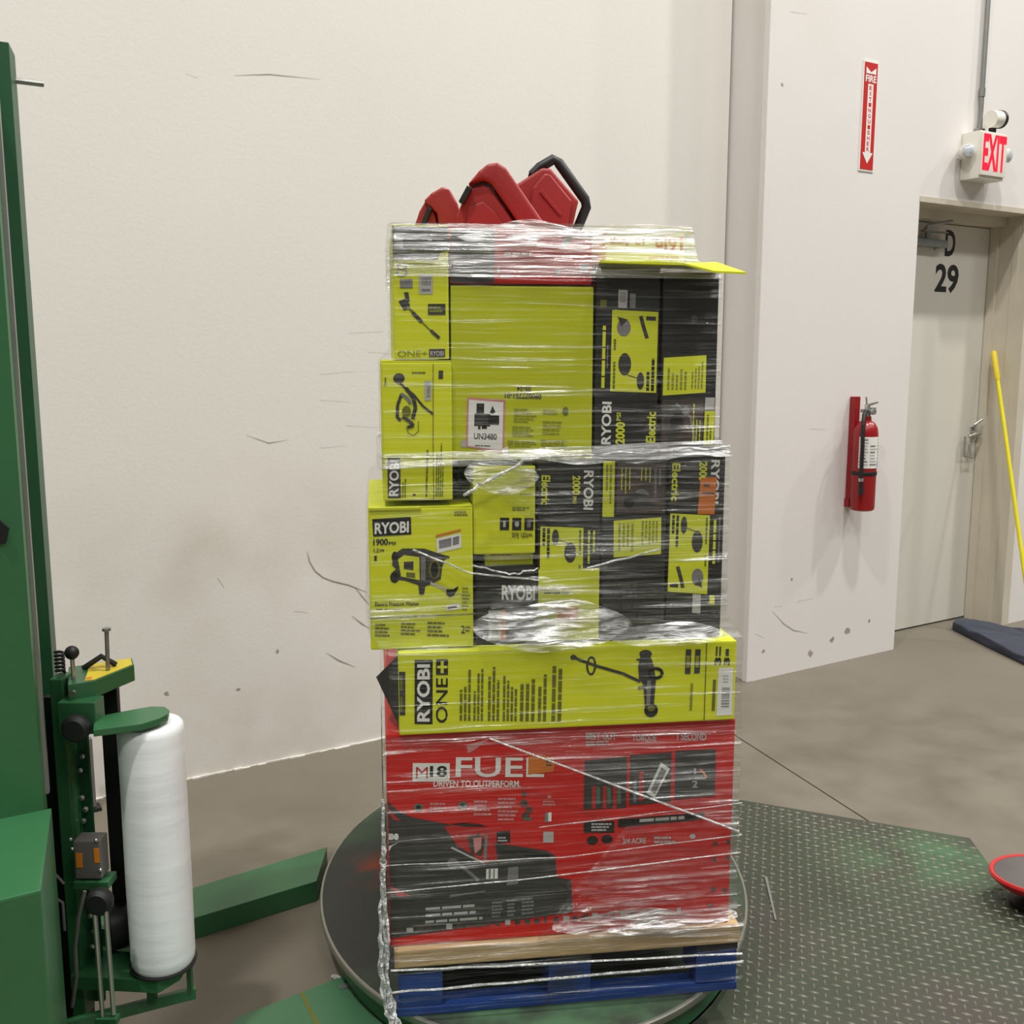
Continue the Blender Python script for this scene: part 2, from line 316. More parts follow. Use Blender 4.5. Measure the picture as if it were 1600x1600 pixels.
class Art:
    """flat print on a face: artwork sheet coordinates (x right, y down) given by the sheet's four corners"""
    def __init__(s, root, W, H, quad, y=0., step=.00012):
        s.root, s.W, s.H, s.q, s.y, s.n, s.parts, s.step = root, W, H, quad, y, 1, {}, step
        s.cur = 'printed_text'; s.seen = []
    def uv(s, x, y):
        (ax, ay), (bx, by), (cx, cy), (dx, dy) = s.q
        f, g = .5, .5
        for _ in range(12):
            lx = ax + (dx - ax) * g; rx = bx + (cx - bx) * g; f = (x - lx) / (rx - lx)
            ty = ay + (by - ay) * f; uy = dy + (cy - dy) * f; g = (y - ty) / (uy - ty)
        return f, g
    def P(s, x, y, lay):
        f, g = s.uv(x, y); return (min(max(f, .002), .998) * s.W, s.y - .0006 - s.step * lay, (1 - min(max(g, .002), .998)) * s.H)
    def part(s, name): s.cur = name; return s
    def add(s, pts, faces, m):
        xs = [p[0] for p in pts]; ys = [p[1] for p in pts]; bb = (min(xs), min(ys), max(xs), max(ys))
        lay = 1 + max([l for b, l in s.seen if b[0] < bb[2] and bb[0] < b[2] and b[1] < bb[3] and bb[1] < b[3]] or [0]); s.seen.append((bb, lay))
        mb = s.parts.setdefault(s.cur, MB()); mb.raw([s.P(x, y, lay) for x, y in pts], faces, m); return s
    def poly(s, pts, m): return s.add(pts, [tuple(range(len(pts)))], m)
    def rect(s, x0, y0, x1, y1, m): return s.poly([(x0, y0), (x1, y0), (x1, y1), (x0, y1)], m)
    def ell(s, cx, cy, rx, ry, m, n=18): return s.poly([(cx + rx * cos(2 * pi * k / n), cy + ry * sin(2 * pi * k / n)) for k in range(n)], m)
    def ring(s, cx, cy, rx, ry, w, m, n=20):
        pts = [(cx + rx * cos(2 * pi * k / n), cy + ry * sin(2 * pi * k / n)) for k in range(n)] + [(cx + (rx - w) * cos(2 * pi * k / n), cy + (ry - w) * sin(2 * pi * k / n)) for k in range(n)]
        return s.add(pts, [(k, (k + 1) % n, n + (k + 1) % n, n + k) for k in range(n)], m)
    def stroke(s, pts, w, m):
        for i in range(len(pts) - 1):
            (x0, y0), (x1, y1) = pts[i], pts[i + 1]; L = math.hypot(x1 - x0, y1 - y0) or 1; a, b = -(y1 - y0) / L * w / 2, (x1 - x0) / L * w / 2
            s.poly([(x0 + a, y0 + b), (x1 + a, y1 + b), (x1 - a, y1 - b), (x0 - a, y0 - b)], m)
        return s
    def text(s, t, x0, y0, x1, y1, m, rot=0, bold=.02, tilt=0.):
        vs, fs = text_geo(t, bold); w, h = x1 - x0, y1 - y0
        f = {0: lambda a, b: (x0 + a * w, y1 - b * h - a * tilt), 90: lambda a, b: (x1 - (1 - b) * w if False else x0 + (1 - b) * w, y1 - a * h), -90: lambda a, b: (x0 + b * w, y0 + a * h), 180: lambda a, b: (x1 - a * w, y0 + b * h)}[rot]
        return s.add([f(a, b) for a, b in vs], fs, m)
    def lines(s, x0, y0, x1, y1, n, m, rot=0, seed=1, fill=.55, tilt=0.):
        """rows of print too fine to read: broken strokes; rot 90 sets columns instead of rows"""
        r = random.Random(seed)
        for i in range(n):
            if rot == 0:
                ya = y0 + (y1 - y0) * (i + .5 - fill / 2) / n; yb = ya + (y1 - y0) * fill / n; e = x0 + (x1 - x0) * (.6 + .4 * r.random()); x = x0
                while x < e:
                    k = min(e, x + (x1 - x0) * (.12 + .2 * r.random())); d0, d1 = -tilt * (x - x0) / (x1 - x0), -tilt * (k - x0) / (x1 - x0)
                    s.poly([(x, ya + d0), (k, ya + d1), (k, yb + d1), (x, yb + d0)], m); x = k + (x1 - x0) * .03
            else:
                xa = x0 + (x1 - x0) * (i + .5 - fill / 2) / n; xb = xa + (x1 - x0) * fill / n; e = (y1 - y0) * (.5 + .5 * r.random()); y = 0
                while y < e:
                    k = min(e, y + (y1 - y0) * (.08 + .14 * r.random()))
                    if rot == 90: s.rect(xa, y1 - k, xb, y1 - y, m)
                    else: s.rect(xa, y0 + y, xb, y0 + k, m)
                    y = k + (y1 - y0) * .02
        return s
    def bars(s, x0, y0, x1, y1, m, rot=0, seed=1):
        r = random.Random(seed); p = 0.
        while p < 1:
            d = .02 + .05 * r.random(); q = min(1, p + d)
            if rot == 0: s.rect(x0 + (x1 - x0) * p, y0, x0 + (x1 - x0) * q, y1, m)
            else: s.rect(x0, y0 + (y1 - y0) * p, x1, y0 + (y1 - y0) * q, m)
            p = q + .02 + .04 * r.random()
        return s
    def done(s, sub=None):
        objs = {}
        for k, mb in s.parts.items():
            par = s.root
            if sub and k in sub: par = objs[sub[k]]
            objs[k] = mb.build(k, None, par)
            if k in FINE: objs[k]['kind'] = 'stuff'
        return objs

# door number
a = Art(door, 100, 100, [(0, 0), (100, 0), (100, 100), (0, 100)])
class WallArt(Art):
    """lettering fixed to the wall frame: sheet coordinates are centimetres along the wall and height"""
    def uv(s, x, y): return x, y
    def P(s, x, y, lay): return (x / 100, s.y - .0005 - .00015 * lay, y / 100)
    def text(s, t, x0, y0, x1, y1, m, rot=0, bold=.02, tilt=0.):
        vs, fs = text_geo(t, bold); return s.add([(x0 + a_ * (x1 - x0), y0 + b_ * (y1 - y0)) for a_, b_ in vs], fs, m)
a = WallArt(door, 1, 1, None, OD)
a.part('door_letter').text('D', 484.5, 201, 493, 214.5, 'black', bold=.03)
a.part('door_number').text('29', 478, 182, 497.5, 197, 'black', bold=.03)
a.done()

# fire extinguisher sign
sg = empty('wall_sign', (0, 0, 0), TW, 'tall narrow red and white sign with vertical lettering above the fire extinguisher', 'sign')
MB().box(3.889, OR_ - .004, 2.328, 3.989, OR_ + .001, 2.808).build('sign_border', 'ink_white', sg)
MB().box(3.896, OR_ - .0055, 2.336, 3.982, OR_ - .0035, 2.80).build('sign_board', 'sign_red', sg)
a = WallArt(sg, 1, 1, None, OR_ - .0055)
a.part('white_arrow').poly([(392.2, 270.8), (395.8, 270.8), (395.8, 241), (397.5, 241), (394, 236.2), (390.5, 241), (392.2, 241)], 'ink_white')
a.poly([(390.6, 278), (393.9, 275.9), (397.2, 278), (397.2, 275.2), (390.6, 275.2)], 'ink_white')
a.part('sign_lettering').text('FIRE', 390.4, 271.6, 397.5, 274.6, 'ink_white', bold=.03)
for i, ch in enumerate('EXTINGUISHER'): a.text(ch, 393.1, 268.2 - i * 2.42, 394.9, 270.0 - i * 2.42, 'sign_red', bold=.03)
a.done()

# exit sign with emergency lamp heads, fed by a conduit
ex = empty('exit_sign', (0, 0, 0), TW, 'lit red exit sign in white housing above the door with emergency lamp heads', 'exit sign')
MB().box(4.625, OR_ - .10, 2.345, 4.83, OR_ - .001, 2.568, bev=.006).build('sign_housing', 'white_plastic', ex, True)
MB().box(4.63, OR_ - .112, 2.36, 4.825, OR_ - .0995, 2.56, bev=.003).build('sign_face', 'white_plastic', ex, True)
a = WallArt(ex, 1, 1, None, OR_ - .1125); a.part('exit_lettering').text('EXIT', 463.6, 238.2, 481.8, 255.2, 'exit_glow', bold=.035); a.done()
def head(cx, oy, cz, ang, r=.034):
    mb = MB(); mb.lathe([(r * .45, -.05), (r * .9, -.035), (r, 0), (r, .02)], 20); mb.xf(Matrix.Translation((cx, oy, cz)) @ ang)
    o = mb.build('lamp_head', 'white_plastic', ex, True)
    l = MB(); l.lathe([(r * .88, .018), (r * .86, .026), (r * .4, .034)], 20); l.xf(Matrix.Translation((cx, oy, cz)) @ ang); l.build('lamp_lens', 'lens', o, True)
AX = Matrix.Rotation(R(90), 4, 'X')
head(4.585, OR_ - .06, 2.47, Matrix.Rotation(R(-35), 4, 'Z') @ AX); head(4.875, OR_ - .07, 2.475, Matrix.Rotation(R(20), 4, 'Z') @ AX)
mb = MB(); mb.box(4.765, OR_ - .07, 2.565, 4.79, OR_ - .045, 2.60); mb.build('lamp_bracket', 'black', ex)
mb = MB(); mb.tube([(4.735, OR_ - .072, 2.635), (4.80, OR_ - .072, 2.64)], .040, 20); mb.build('lamp_head', 'white_plastic', ex, True)
mb = MB(); mb.tube([(4.801, OR_ - .072, 2.64), (4.818, OR_ - .072, 2.641)], .043, 20); mb.build('lamp_lens', 'black', ex, True)
cd = MB().tube([(4.735, OR_ - .017, 2.572), (4.735, OR_ - .017, 9.0)], .0115, 12); cd.tube([(4.735, OR_ - .017, 2.75), (4.735, OR_ - .017, 2.79)], .015, 12)
cd.box(4.71, OR_ - .03, 2.572, 4.76, OR_ - .001, 2.60, bev=.003)
c_ = wallobj(cd, 'conduit', 'steel_dull', None, True); tag(c_, 'thin grey metal conduit running up the wall from the exit sign', 'conduit')

# fire extinguisher on its bracket
fe = empty('fire_extinguisher', tuple(EW * 3.935 + NW * (OR_ - .085) + Vector((0, 0, .766))), TW, 'red fire extinguisher hung on the white wall beside the door', 'fire extinguisher')
MB().lathe([(.045, 0), (.054, .006), (.056, .02), (.056, .36), (.052, .39), (.038, .415), (.022, .425), (.02, .445)], 32).build('cylinder', 'ext_red', fe, True)
MB().lathe([(.0568, .255 - .13), (.0568, .27 + .085)], 32).build('band_dummy', 'ext_red', fe, True) if False else None
mb = MB(); n = 18
vs = []; fs = []
for k in range(n + 1):
    t = R(-170 + 150 * k / n)
    for z_ in (.205, .352): vs.append((.0572 * cos(t), .0572 * sin(t), z_))
for k in range(n): fs.append((2 * k, 2 * k + 2, 2 * k + 3, 2 * k + 1))
lab = mb.raw(vs, fs).build('instruction_label', 'ink_white', fe, True)
mb = MB()
def cyl_patch(mb, t0, t1, z0, z1, r, m):
    vs = []; fs = []; n = 6
    for k in range(n + 1):
        t = R(t0 + (t1 - t0) * k / n); vs += [(r * cos(t), r * sin(t), z0), (r * cos(t), r * sin(t), z1)]
    mb.raw(vs, [(2 * k, 2 * k + 2, 2 * k + 3, 2 * k + 1) for k in range(n)], m)
rnd = random.Random(5)
for i in range(9):
    for j in range(3):
        if rnd.random() < .8: cyl_patch(mb, -165 + j * 47, -165 + j * 47 + 40 * (.6 + .4 * rnd.random()), .335 - i * .0145, .342 - i * .0145, .0576, 'ink_light' if rnd.random() < .7 else 'ink_grey')
cyl_patch(mb, -70, -35, .21, .24, .0579, 'ink_blue'); mb.build('label_print', None, lab)
MB().lathe([(.0575, .17), (.0585, .172), (.0585, .186), (.0575, .188)], 32).build('strap', 'black', fe, True)
mb = MB().lathe([(.016, .44), (.018, .46), (.014, .475)], 16); mb.box(-.012, -.04, .462, .012, .03, .478, bev=.003); mb.build('valve', 'steel_dull', fe, True)
mb = MB().slab([(-.01, .49), (.062, .505), (.066, .512), (-.005, .502)], -.008, .008); mb.slab([(-.01, .475), (.05, .478), (.055, .484), (-.01, .486)], -.008, .008)
mb.box(-.008, -.01, .478, .008, .01, .50); mb.tube([(-.005, 0, .5), (-.012, 0, .535)], .004); mb.build('squeeze_lever', 'steel', fe)
mb = MB().tube([(.0, -.03, .468), (.0, -.042, .468)], .014, 16); mb.build('pressure_gauge', 'steel', fe, True)
mb = MB().tube([(-.015, -.005, .47), (-.045, -.02, .455), (-.06, -.03, .40), (-.062, -.035, .3), (-.062, -.035, .18), (-.06, -.036, .12)], .009, 10); hs = mb.build('hose', 'rubber', fe, True)
mb = MB().tube([(-.06, -.036, .12), (-.059, -.037, .085)], [.011, .013], 10); mb.build('nozzle', 'black', hs, True)
mb = MB().tube([(-.061, -.036, .16), (-.061, -.036, .145)], .012, 10); mb.build('hose_clip', 'steel', hs, True)
mb = MB().box(-.024, .05, .01, .010, .083, .535, bev=.003); mb.box(-.03, .055, .01, .03, .083, .05); mb.build('wall_bracket', 'ext_red', fe)

# yellow pole leaning in the door reveal
pt = EW * 5.20 + NW * 3.455 + Vector((0, 0, 1.515)); pb = Vector((2.716, 5.165, .012)); pd = (pb - pt).normalized()
yp = empty('long_handle', tuple(pb), 0, 'long yellow pole leaning against the door frame at the right edge', 'pole')
MB().tube([pt - pb + pd * .16, Vector((0, 0, 0))], .0105, 12).build('pole_shaft', 'yellow_paint', yp, True)
MB().tube([pt - pb, pt - pb + pd * .01, pt - pb + pd * .15, pt - pb + pd * .165], [.011, .0155, .0155, .012], 12).build('hand_grip', 'label_yellow', yp, True)
# dark mat by the door
mb = MB(); b = bmesh.new()
prof = [(2.418, 5.47), (2.452, 5.15), (2.493, 4.82), (2.62, 4.70), (2.80, 4.85), (2.80, 5.25), (2.68, 5.44), (2.56, 5.54), (2.47, 5.55)]
mt = MB().prism(prof, .001, .045, bev=.014)
bmesh.ops.subdivide_edges(mt.bm, edges=mt.bm.edges[:], cuts=3, use_grid_fill=True)
for v in mt.bm.verts:
    if v.co.z > .02: v.co.z += .014 * noise.noise(v.co * 9); v.co.x += .008 * noise.noise(v.co * 7 + Vector((5, 0, 0)))
o = mt.build('floor_mat', 'mat_slate', None, True); tag(o, 'crumpled dark slate-blue mat lying on the floor near the door', 'mat')
# red rimmed dish at the right edge of the frame
ds = empty('round_pedestal', (1.436, 2.60, .0147), 0, 'red rimmed round metal dish on a dark foot at the ramp corner', 'dish')
MB().lathe([(.075, .0), (.08, .012), (.04, .022), (.035, .04), (.075, .050)], 32, sy=.85).build('foot', 'black', ds, True)
MB().lathe([(.07, .045), (.112, .062), (.13, .078), (.134, .086), (.13, .092), (.12, .090), (.117, .084)], 48, sy=.85, cap=False).build('rim', 'dish_red', ds, True)
MB().lathe([(.119, .0895), (.10, .084), (.05, .078), (.02, .078)], 48, sy=.85).build('dish_plate', 'dish_steel', ds, True)

gp = empty('short_post', (-1.40, 3.22, 0), TW, 'short grey post standing at the wall foot behind the machine', 'post')
MB().box(-.016, -.012, .012, .016, .012, .25, bev=.003).build('post_body', 'panel_grey', gp)
MB().box(-.03, -.025, .0, .03, .025, .012, bev=.002).build('post_foot', 'black', gp)
# ------------------------------------------------------------------ turntable, plates
TC = (.0565, 2.634); TA, TB = .567, .714
tt = empty('turntable', (TC[0], TC[1], 0), 0, 'round dark steel turntable under the wrapped pallet', 'turntable')
MB().lathe([(1, .082), (1, .1)], 128, sx=TA, sy=TB).build('turntable_disc', 'disc_steel', tt)
MB().lathe([(1.001, .081), (1.004, .084), (1.004, .098), (1.0005, .1006), (.992, .1006), (.992, .0995)], 128, sx=TA, sy=TB, cap=False).build('disc_edge', 'disc_edge', tt, True)
MB().lathe([(.96, .0145), (.95, .081)], 96, sx=TA, sy=TB).build('base_drum', 'machine_green', tt, True)
def ell_pt(t, f=.965): return (TC[0] + TA * f * cos(R(t)), TC[1] + TB * f * sin(R(t)))
outl = [(.748, 3.283), (.20, 3.515)] + [ell_pt(t) for t in range(78, -80, -6)] + [(.30, 1.40), (1.25, 1.45), (1.377, 2.558), (1.424, 2.997)]
rp = empty('ramp_plate', (1.0, 2.3, 0), 0, 'worn green diamond tread steel plate on the floor right of the turntable', 'steel plate')
def off(p): return [(x - 1.0, y - 2.3) for x, y in p]
def fan(mb, poly, z0, z1):
    b = bmesh.new(); lo = [b.verts.new((x, y, z1)) for x, y in poly]; f = b.faces.new(lo)
    bmesh.ops.triangulate(b, faces=[f]); g = bmesh.ops.extrude_face_region(b, geom=b.faces[:])
    for v in [e for e in g['geom'] if isinstance(e, bmesh.types.BMVert)]: v.co.z = z0
    mb.take(b); return mb
fan(MB(), off(outl), 0.0005, .012).build('plate_sheet', 'plate_green', rp)
def inside(x, y, poly):
    c = False; n = len(poly)
    for i in range(n):
        (x0, y0), (x1, y1) = poly[i], poly[(i + 1) % n]
        if (y0 > y) != (y1 > y) and x < (x1 - x0) * (y - y0) / (y1 - y0) + x0: c = not c
    return c
lug = MB(); pitch = .033; ca, sa = cos(R(24)), sin(R(24)); cnt = 0
for i in range(-60, 60):
    for j in range(-70, 70):
        for alt in (0, 1):
            lx = (i + .5 * alt) * pitch; ly = (j + .5 * alt) * pitch * 1.25
            x = 1.0 + lx * ca - ly * sa; y = 2.3 + lx * sa + ly * ca
            if not (x > .5 and y > 1.75): continue
            if not inside(x, y, outl) or not inside(x + .012, y + .012, outl) or not inside(x - .012, y - .012, outl): continue
            t = R(24 + (48 if alt else -48)); c, s_ = cos(t), sin(t); L_, w_ = .0135, .0042
            q = [(L_, 0), (0, w_), (-L_, 0), (0, -w_)]; pts = [(x - 1 + p * c - r * s_, y - 2.3 + p * s_ + r * c, .0121) for p, r in q]
            top = [(x - 1 + p * .5 * c - r * .4 * s_, y - 2.3 + p * .5 * s_ + r * .4 * c, .0145) for p, r in q]
            lug.raw(pts + top, [(4, 5, 6, 7), (0, 1, 5, 4), (1, 2, 6, 5), (2, 3, 7, 6), (3, 0, 4, 7)]); cnt += 1
o = lug.build('tread_lugs', 'lug_metal', rp); o['kind'] = 'stuff'
rnd = random.Random(9)
SX0, SX1 = (-.270, .452), (-.300, .226)
sc = MB().raw([(SX0[0] - .004, SX0[1], .0152), (SX0[0] + .004, SX0[1], .0152), (SX1[0] + .003, SX1[1], .0152), (SX1[0] - .002, SX1[1], .0152)], [(0, 1, 2, 3)]); sc.build('scrape_mark', 'steel_dull', rp)
outf = [(-.628, 2.118), (-.435, 2.259), (-.40, 2.285)] + [ell_pt(t) for t in range(213, 282, 6)] + [(.17, 1.45), (-.62, 1.45)]
fp = empty('base_plate', (-.3, 2.0, 0), 0, 'smooth green steel plate on the floor in front of the turntable', 'steel plate')
fan(MB(), [(x + .3, y - 2.0) for x, y in outf], .0005, .014).build('plate_sheet', 'front_plate', fp)
MB().raw([(-.20, .212, .0148), (-.192, .214, .0148), (-.128, .09, .0148), (-.138, .088, .0148)], [(0, 1, 2, 3)]).build('weld_seam', 'ink_olive', fp)
MB().lathe([(.011, .0142), (.011, .0165), (.006, .017)], 12, c=(-.10, .235)).build('bolt_head', 'steel_dull', fp)
tw_ = MB().tube([(-.437, 2.291, .006), (-.425, 2.278, .010), (-.412, 2.27, .013)], [.004, .007, .004], 6)
o = tw_.build('film_scrap', 'film_rope'); tag(o, 'small white twist of torn film on the floor beside the turntable', 'film scrap')

# ------------------------------------------------------------------ wrapping machine
MD = Vector((cos(R(31.3)), sin(R(31.3)), 0)); KD = Vector((-.32, .947, 0)); P1 = Vector((-.864, 1.785, 0))
def mk(m_, k_): p = P1 + MD * m_ + KD * k_; return (p.x, p.y)
mc = empty('wrapping_machine', (0, 0, 0), 0, 'green stretch wrapping machine mast with carriage and floor beam at left', 'wrapping machine')
mast = MB().prism([mk(-.3, 0), mk(0, 0), mk(0, .055), mk(-.06, .06), mk(-.06, .36), mk(-.03, .36), mk(-.03, .44), mk(-.3, .44)], .0, 2.10)
mast.build('mast', 'machine_green', mc)
e1 = MB().prism([mk(-.002, .046), mk(.006, .046), mk(.006, .062), mk(-.002, .062)], .68, 2.11); e1.build('edge_highlight_rail', 'steel_dull', mc)  # mast edge highlight put in as a bright steel strip
e1 = MB().prism([mk(-.032, .352), mk(-.006, .352), mk(-.006, .445), mk(-.032, .445)], .1, 2.10); e1.build('mast_flange', 'machine_green_dark', mc)
ch = MB()
for i in range(110):
    z_ = .62 + i * .0135; p = P1 + MD * -.028 + KD * .20
    if i % 2: ch.box(p.x - .004, p.y - .010, z_, p.x + .004, p.y + .010, z_ + .013)
    else: ch.box(p.x - .006, p.y - .006, z_, p.x + .006, p.y + .006, z_ + .013)
o = ch.build('lift_chain', 'steel', mc)
p = P1 + KD * .44 + Vector((0, 0, 2.05)); MB().tube([p - MD * .03, p + MD * .045], .006, 8).build('top_pin', 'steel_dull', mc)
q = P1 + MD * -.012; MB().slab([(q.x - .045, 1.168), (q.x - .02, 1.215), (q.x - .004, 1.20), (q.x - .012, 1.172)], q.y - .016, q.y - .012).build('latch', 'black', mc)
cab = MB().prism([mk(-.4, -.32), mk(0.028, -.32), mk(0.014, 0), mk(-.4, 0)], .0, .67, bev=.004); cab.build('control_cabinet', 'machine_green', mc)
# floor beam from the mast foot to the turntable
bd = Vector((.299, .2, 0)).normalized()
def bpt(p, q): v = Vector((-.823, 2.4565, 0)) + bd * p + KD * q; return (v.x, v.y)
MB().prism([bpt(-.28, 0), bpt(.34, .0), bpt(.40, .175), bpt(-.28, .15)], .0, .06, bev=.003).build('floor_beam', 'machine_green', mc)
# carriage: perforated channel beside the mast
car = MB().box(-.914, 1.95, .13, -.888, 2.0, .865, bev=.003)
car.build('carriage_channel', 'machine_green', mc)
MB().box(-.97, 2.03, 0, -.912, 2.05, .80).build('slot_shade_strip', 'black', mc)  # black strip added for the dark inside the mast slot
cp = MB().box(-.906, 1.996, .14, -.866, 2.004, .85); cp.build('carriage_panel', 'machine_green_dark', mc)
for i, z_ in enumerate([.60, .575, .55, .56 - .07, .47, .40, .38, .355, .34, .305, .27, .69, .66]):
    MB().lathe([(.006, 0), (.006, .004), (.003, .006)], 10).xf(Matrix.Translation((-.882 + .006 * (i % 2), 1.991, z_)) @ AX).build('bolt', 'steel', mc)
hd = MB().prism([(-.869, 1.93), (-.827, 1.956), (-.787, 2.062), (-.810, 2.112), (-.894, 2.057), (-.918, 2.049)], .826, .86, bev=.002)
h_ = hd.build('carriage_head', 'machine_green', mc)
MB().prism([(-.846, 1.955), (-.829, 1.962), (-.791, 2.062), (-.811, 2.106), (-.878, 2.062)], .8602, .8612).build('warning_label', 'label_yellow', h_)
MB().box(-.848, 1.962, .8614, -.838, 1.975, .8622).build('orange_icon', 'label_orange', h_)
MB().tube([(-.858, 1.929, .845), (-.858, 1.922, .845)], .006, 10).build('bolt', 'steel', h_)
MB().ball((-.872, 1.965, .915), .014).build('ball_knob', 'black', mc, True)
MB().tube([(-.872, 1.965, .86), (-.872, 1.965, .905)], .0045, 8).build('lever_rod', 'steel', mc, True)
MB().tube([(-.825, 2.02, .86), (-.823, 2.02, .945)], .0045, 8).tube([(-.823, 2.02, .945), (-.823, 2.02, .95)], .009, 8).build('guide_pin', 'steel_dull', mc, True)
MB().tube([(-.88, 2.03, .862), (-.845, 2.04, .885), (-.82, 2.05, .864)], .006, 8).build('cable_loop', 'rubber', mc, True)
bk = MB().box(-.885, 1.915, .765, -.812, 1.96, .829, bev=.002); bk.build('arm_bracket', 'machine_green', mc)
kn = MB().lathe([(.012, 0), (.024, .004), (.027, .012), (.027, .024), (.020, .032)], 20).xf(Matrix.Translation((-.842, 1.912, .785)) @ AX); kn.build('clamp_knob', 'rubber', mc, True)
arm = MB().prism([(-.827, 1.945), (-.80, 1.872), (-.72, 1.904), (-.695, 1.935), (-.687, 1.96), (-.692, 1.985), (-.708, 2.004), (-.735, 2.006), (-.76, 1.99)], .776, .79, bev=.002)
arm.build('roll_arm', 'machine_green', mc)
MB().box(-.856, 2.045, .30, -.820, 2.06, .83).build('tension_post', 'black', mc)
MB().tube([(-.86, 2.03, .29), (-.80, 2.06, .29)], .05, 16).build('brake_drum', 'black', mc, True)
bx = MB().box(-.866, 1.90, .47, -.814, 1.94, .55, bev=.003); b_ = bx.build('sensor_box', 'panel_grey', mc)
MB().box(-.862, 1.8985, .495, -.850, 1.90, .525).build('indicator', 'label_orange', b_); MB().box(-.826, 1.8985, .505, -.816, 1.90, .535).build('indicator', 'label_orange', b_)
for dx, dz in ((-.87, .555), (-.82, .553), (-.868, .535), (-.815, .49)): MB().ball((dx, 1.898, dz), .004).build('bolt', 'steel', b_, True)
MB().box(-.87, 1.895, .45, -.80, 1.94, .466, bev=.002).build('lower_bracket', 'machine_green', mc)
kn = MB().lathe([(.012, 0), (.024, .004), (.027, .012), (.027, .024), (.020, .032)], 20).xf(Matrix.Translation((-.808, 1.885, .44)) @ AX); kn.build('clamp_knob', 'rubber', mc, True)
MB().tube([(-.815, 1.86, .422), (-.813, 1.86, .195)], .005, 8).build('guide_rod', 'steel', mc, True)
MB().tube([(-.793, 1.86, .433), (-.791, 1.86, .205)], .005, 8).build('guide_rod', 'steel', mc, True)
MB().box(-.825, 1.85, .186, -.782, 1.87, .2, bev=.002).build('rod_foot', 'machine_green', mc)
la = MB().prism([(-.905, 1.93), (-.72, 1.915), (-.69, 1.96), (-.69, 2.0), (-.905, 2.03)], .212, .2405, bev=.002); la.build('lower_roll_arm', 'machine_green', mc)
la = MB().prism([(-.91, 1.90), (-.905, 1.888), (-.672, 2.0), (-.677, 2.012)], .142, .166, bev=.002); la.box(-.688, 1.992, .16, -.678, 2.004, .25); la.box(-.76, 1.955, .16, -.742, 1.968, .213); la.build('guard_bar', 'machine_green', mc)
la = MB().box(-.905, 2.03, .245, -.76, 2.045, .285); la.build('cross_brace', 'machine_green', mc)
cb_ = [(-.845, 1.89, .45), (-.858, 1.885, .40), (-.872, 1.89, .33), (-.878, 1.90, .26), (-.90, 1.92, .18)]
MB().tube(cb_, .004, 8).build('cable', 'panel_grey', mc, True)
MB().tube([(-.89, 1.90, .46), (-.905, 1.90, .48), (-.92, 1.90, .46), (-.91, 1.90, .43), (-.895, 1.90, .42), (-.895, 1.90, .36)], .003, 8).build('cable', 'panel_grey', mc, True)
hx = [(-.906 + .008 * cos(k * .9), 1.985 + .008 * sin(k * .9), .868 + k * .0011) for k in range(42)]
MB().tube(hx, .003, 6).build('coiled_cable', 'rubber', mc, True)
# film roll standing in the carriage
rl = empty('film_roll', (-.728, 1.975, .241), 0, 'tall white roll of stretch film standing in the machine carriage', 'film roll')
MB().lathe([(.036, .004), (.060, .006), (.0635, .014), (.0645, .03), (.065, .2), (.064, .4), (.0645, .508), (.063, .521), (.058, .526), (.034, .528)], 48).build('film_winding', 'film_roll', rl, True)
MB().lathe([(.030, .0), (.030, .534), (.022, .534), (.022, .52)], 32).build('core_tube', 'film_core', rl, True)
MB().lathe([(.05, .0), (.066, .001), (.068, .006), (.05, .007)], 32).build('roll_flange', 'black', rl, True)

# ------------------------------------------------------------------ pallet stack frame
SA = R(7.5); S0 = Vector((-.243, 1.998, .10)); SX = Vector((cos(SA), sin(SA), 0)); SY = Vector((-sin(SA), cos(SA), 0))
def st(u, v, z): return S0 + SX * u + SY * v + Vector((0, 0, z - .10))
pl = empty('pallet', tuple(st(0, 0, .1008)), SA, 'blue painted block pallet with worn tan deck boards under the cartons', 'pallet')
PW, PD = .75, .98
for v0 in (0, .44, .88): MB().box(-.004, v0, 0, PW, v0 + (.05 if v0 == 0 else .10), .018, bev=.002).build('bottom_board', 'pallet_blue' if v0 == 0 else 'pallet_shade_dark', pl)
for u0 in (.002, .325, .655):
    for v0 in (.002, .44, .875): MB().box(u0, v0, .0182, u0 + .094, v0 + .10, .098, bev=.006).build('block', 'pallet_blue' if v0 < .1 else 'pallet_shade_dark', pl)
    MB().box(u0, .0, .0982, u0 + .094, PD, .116, bev=.002).build('stringer_board', 'pallet_shade_dark', pl)
for i in range(7): MB().box(-.006, i * .146 - .006, .1162, PW + .002, i * .146 + .104, .155, bev=.004).build('deck_board', 'wood', pl)

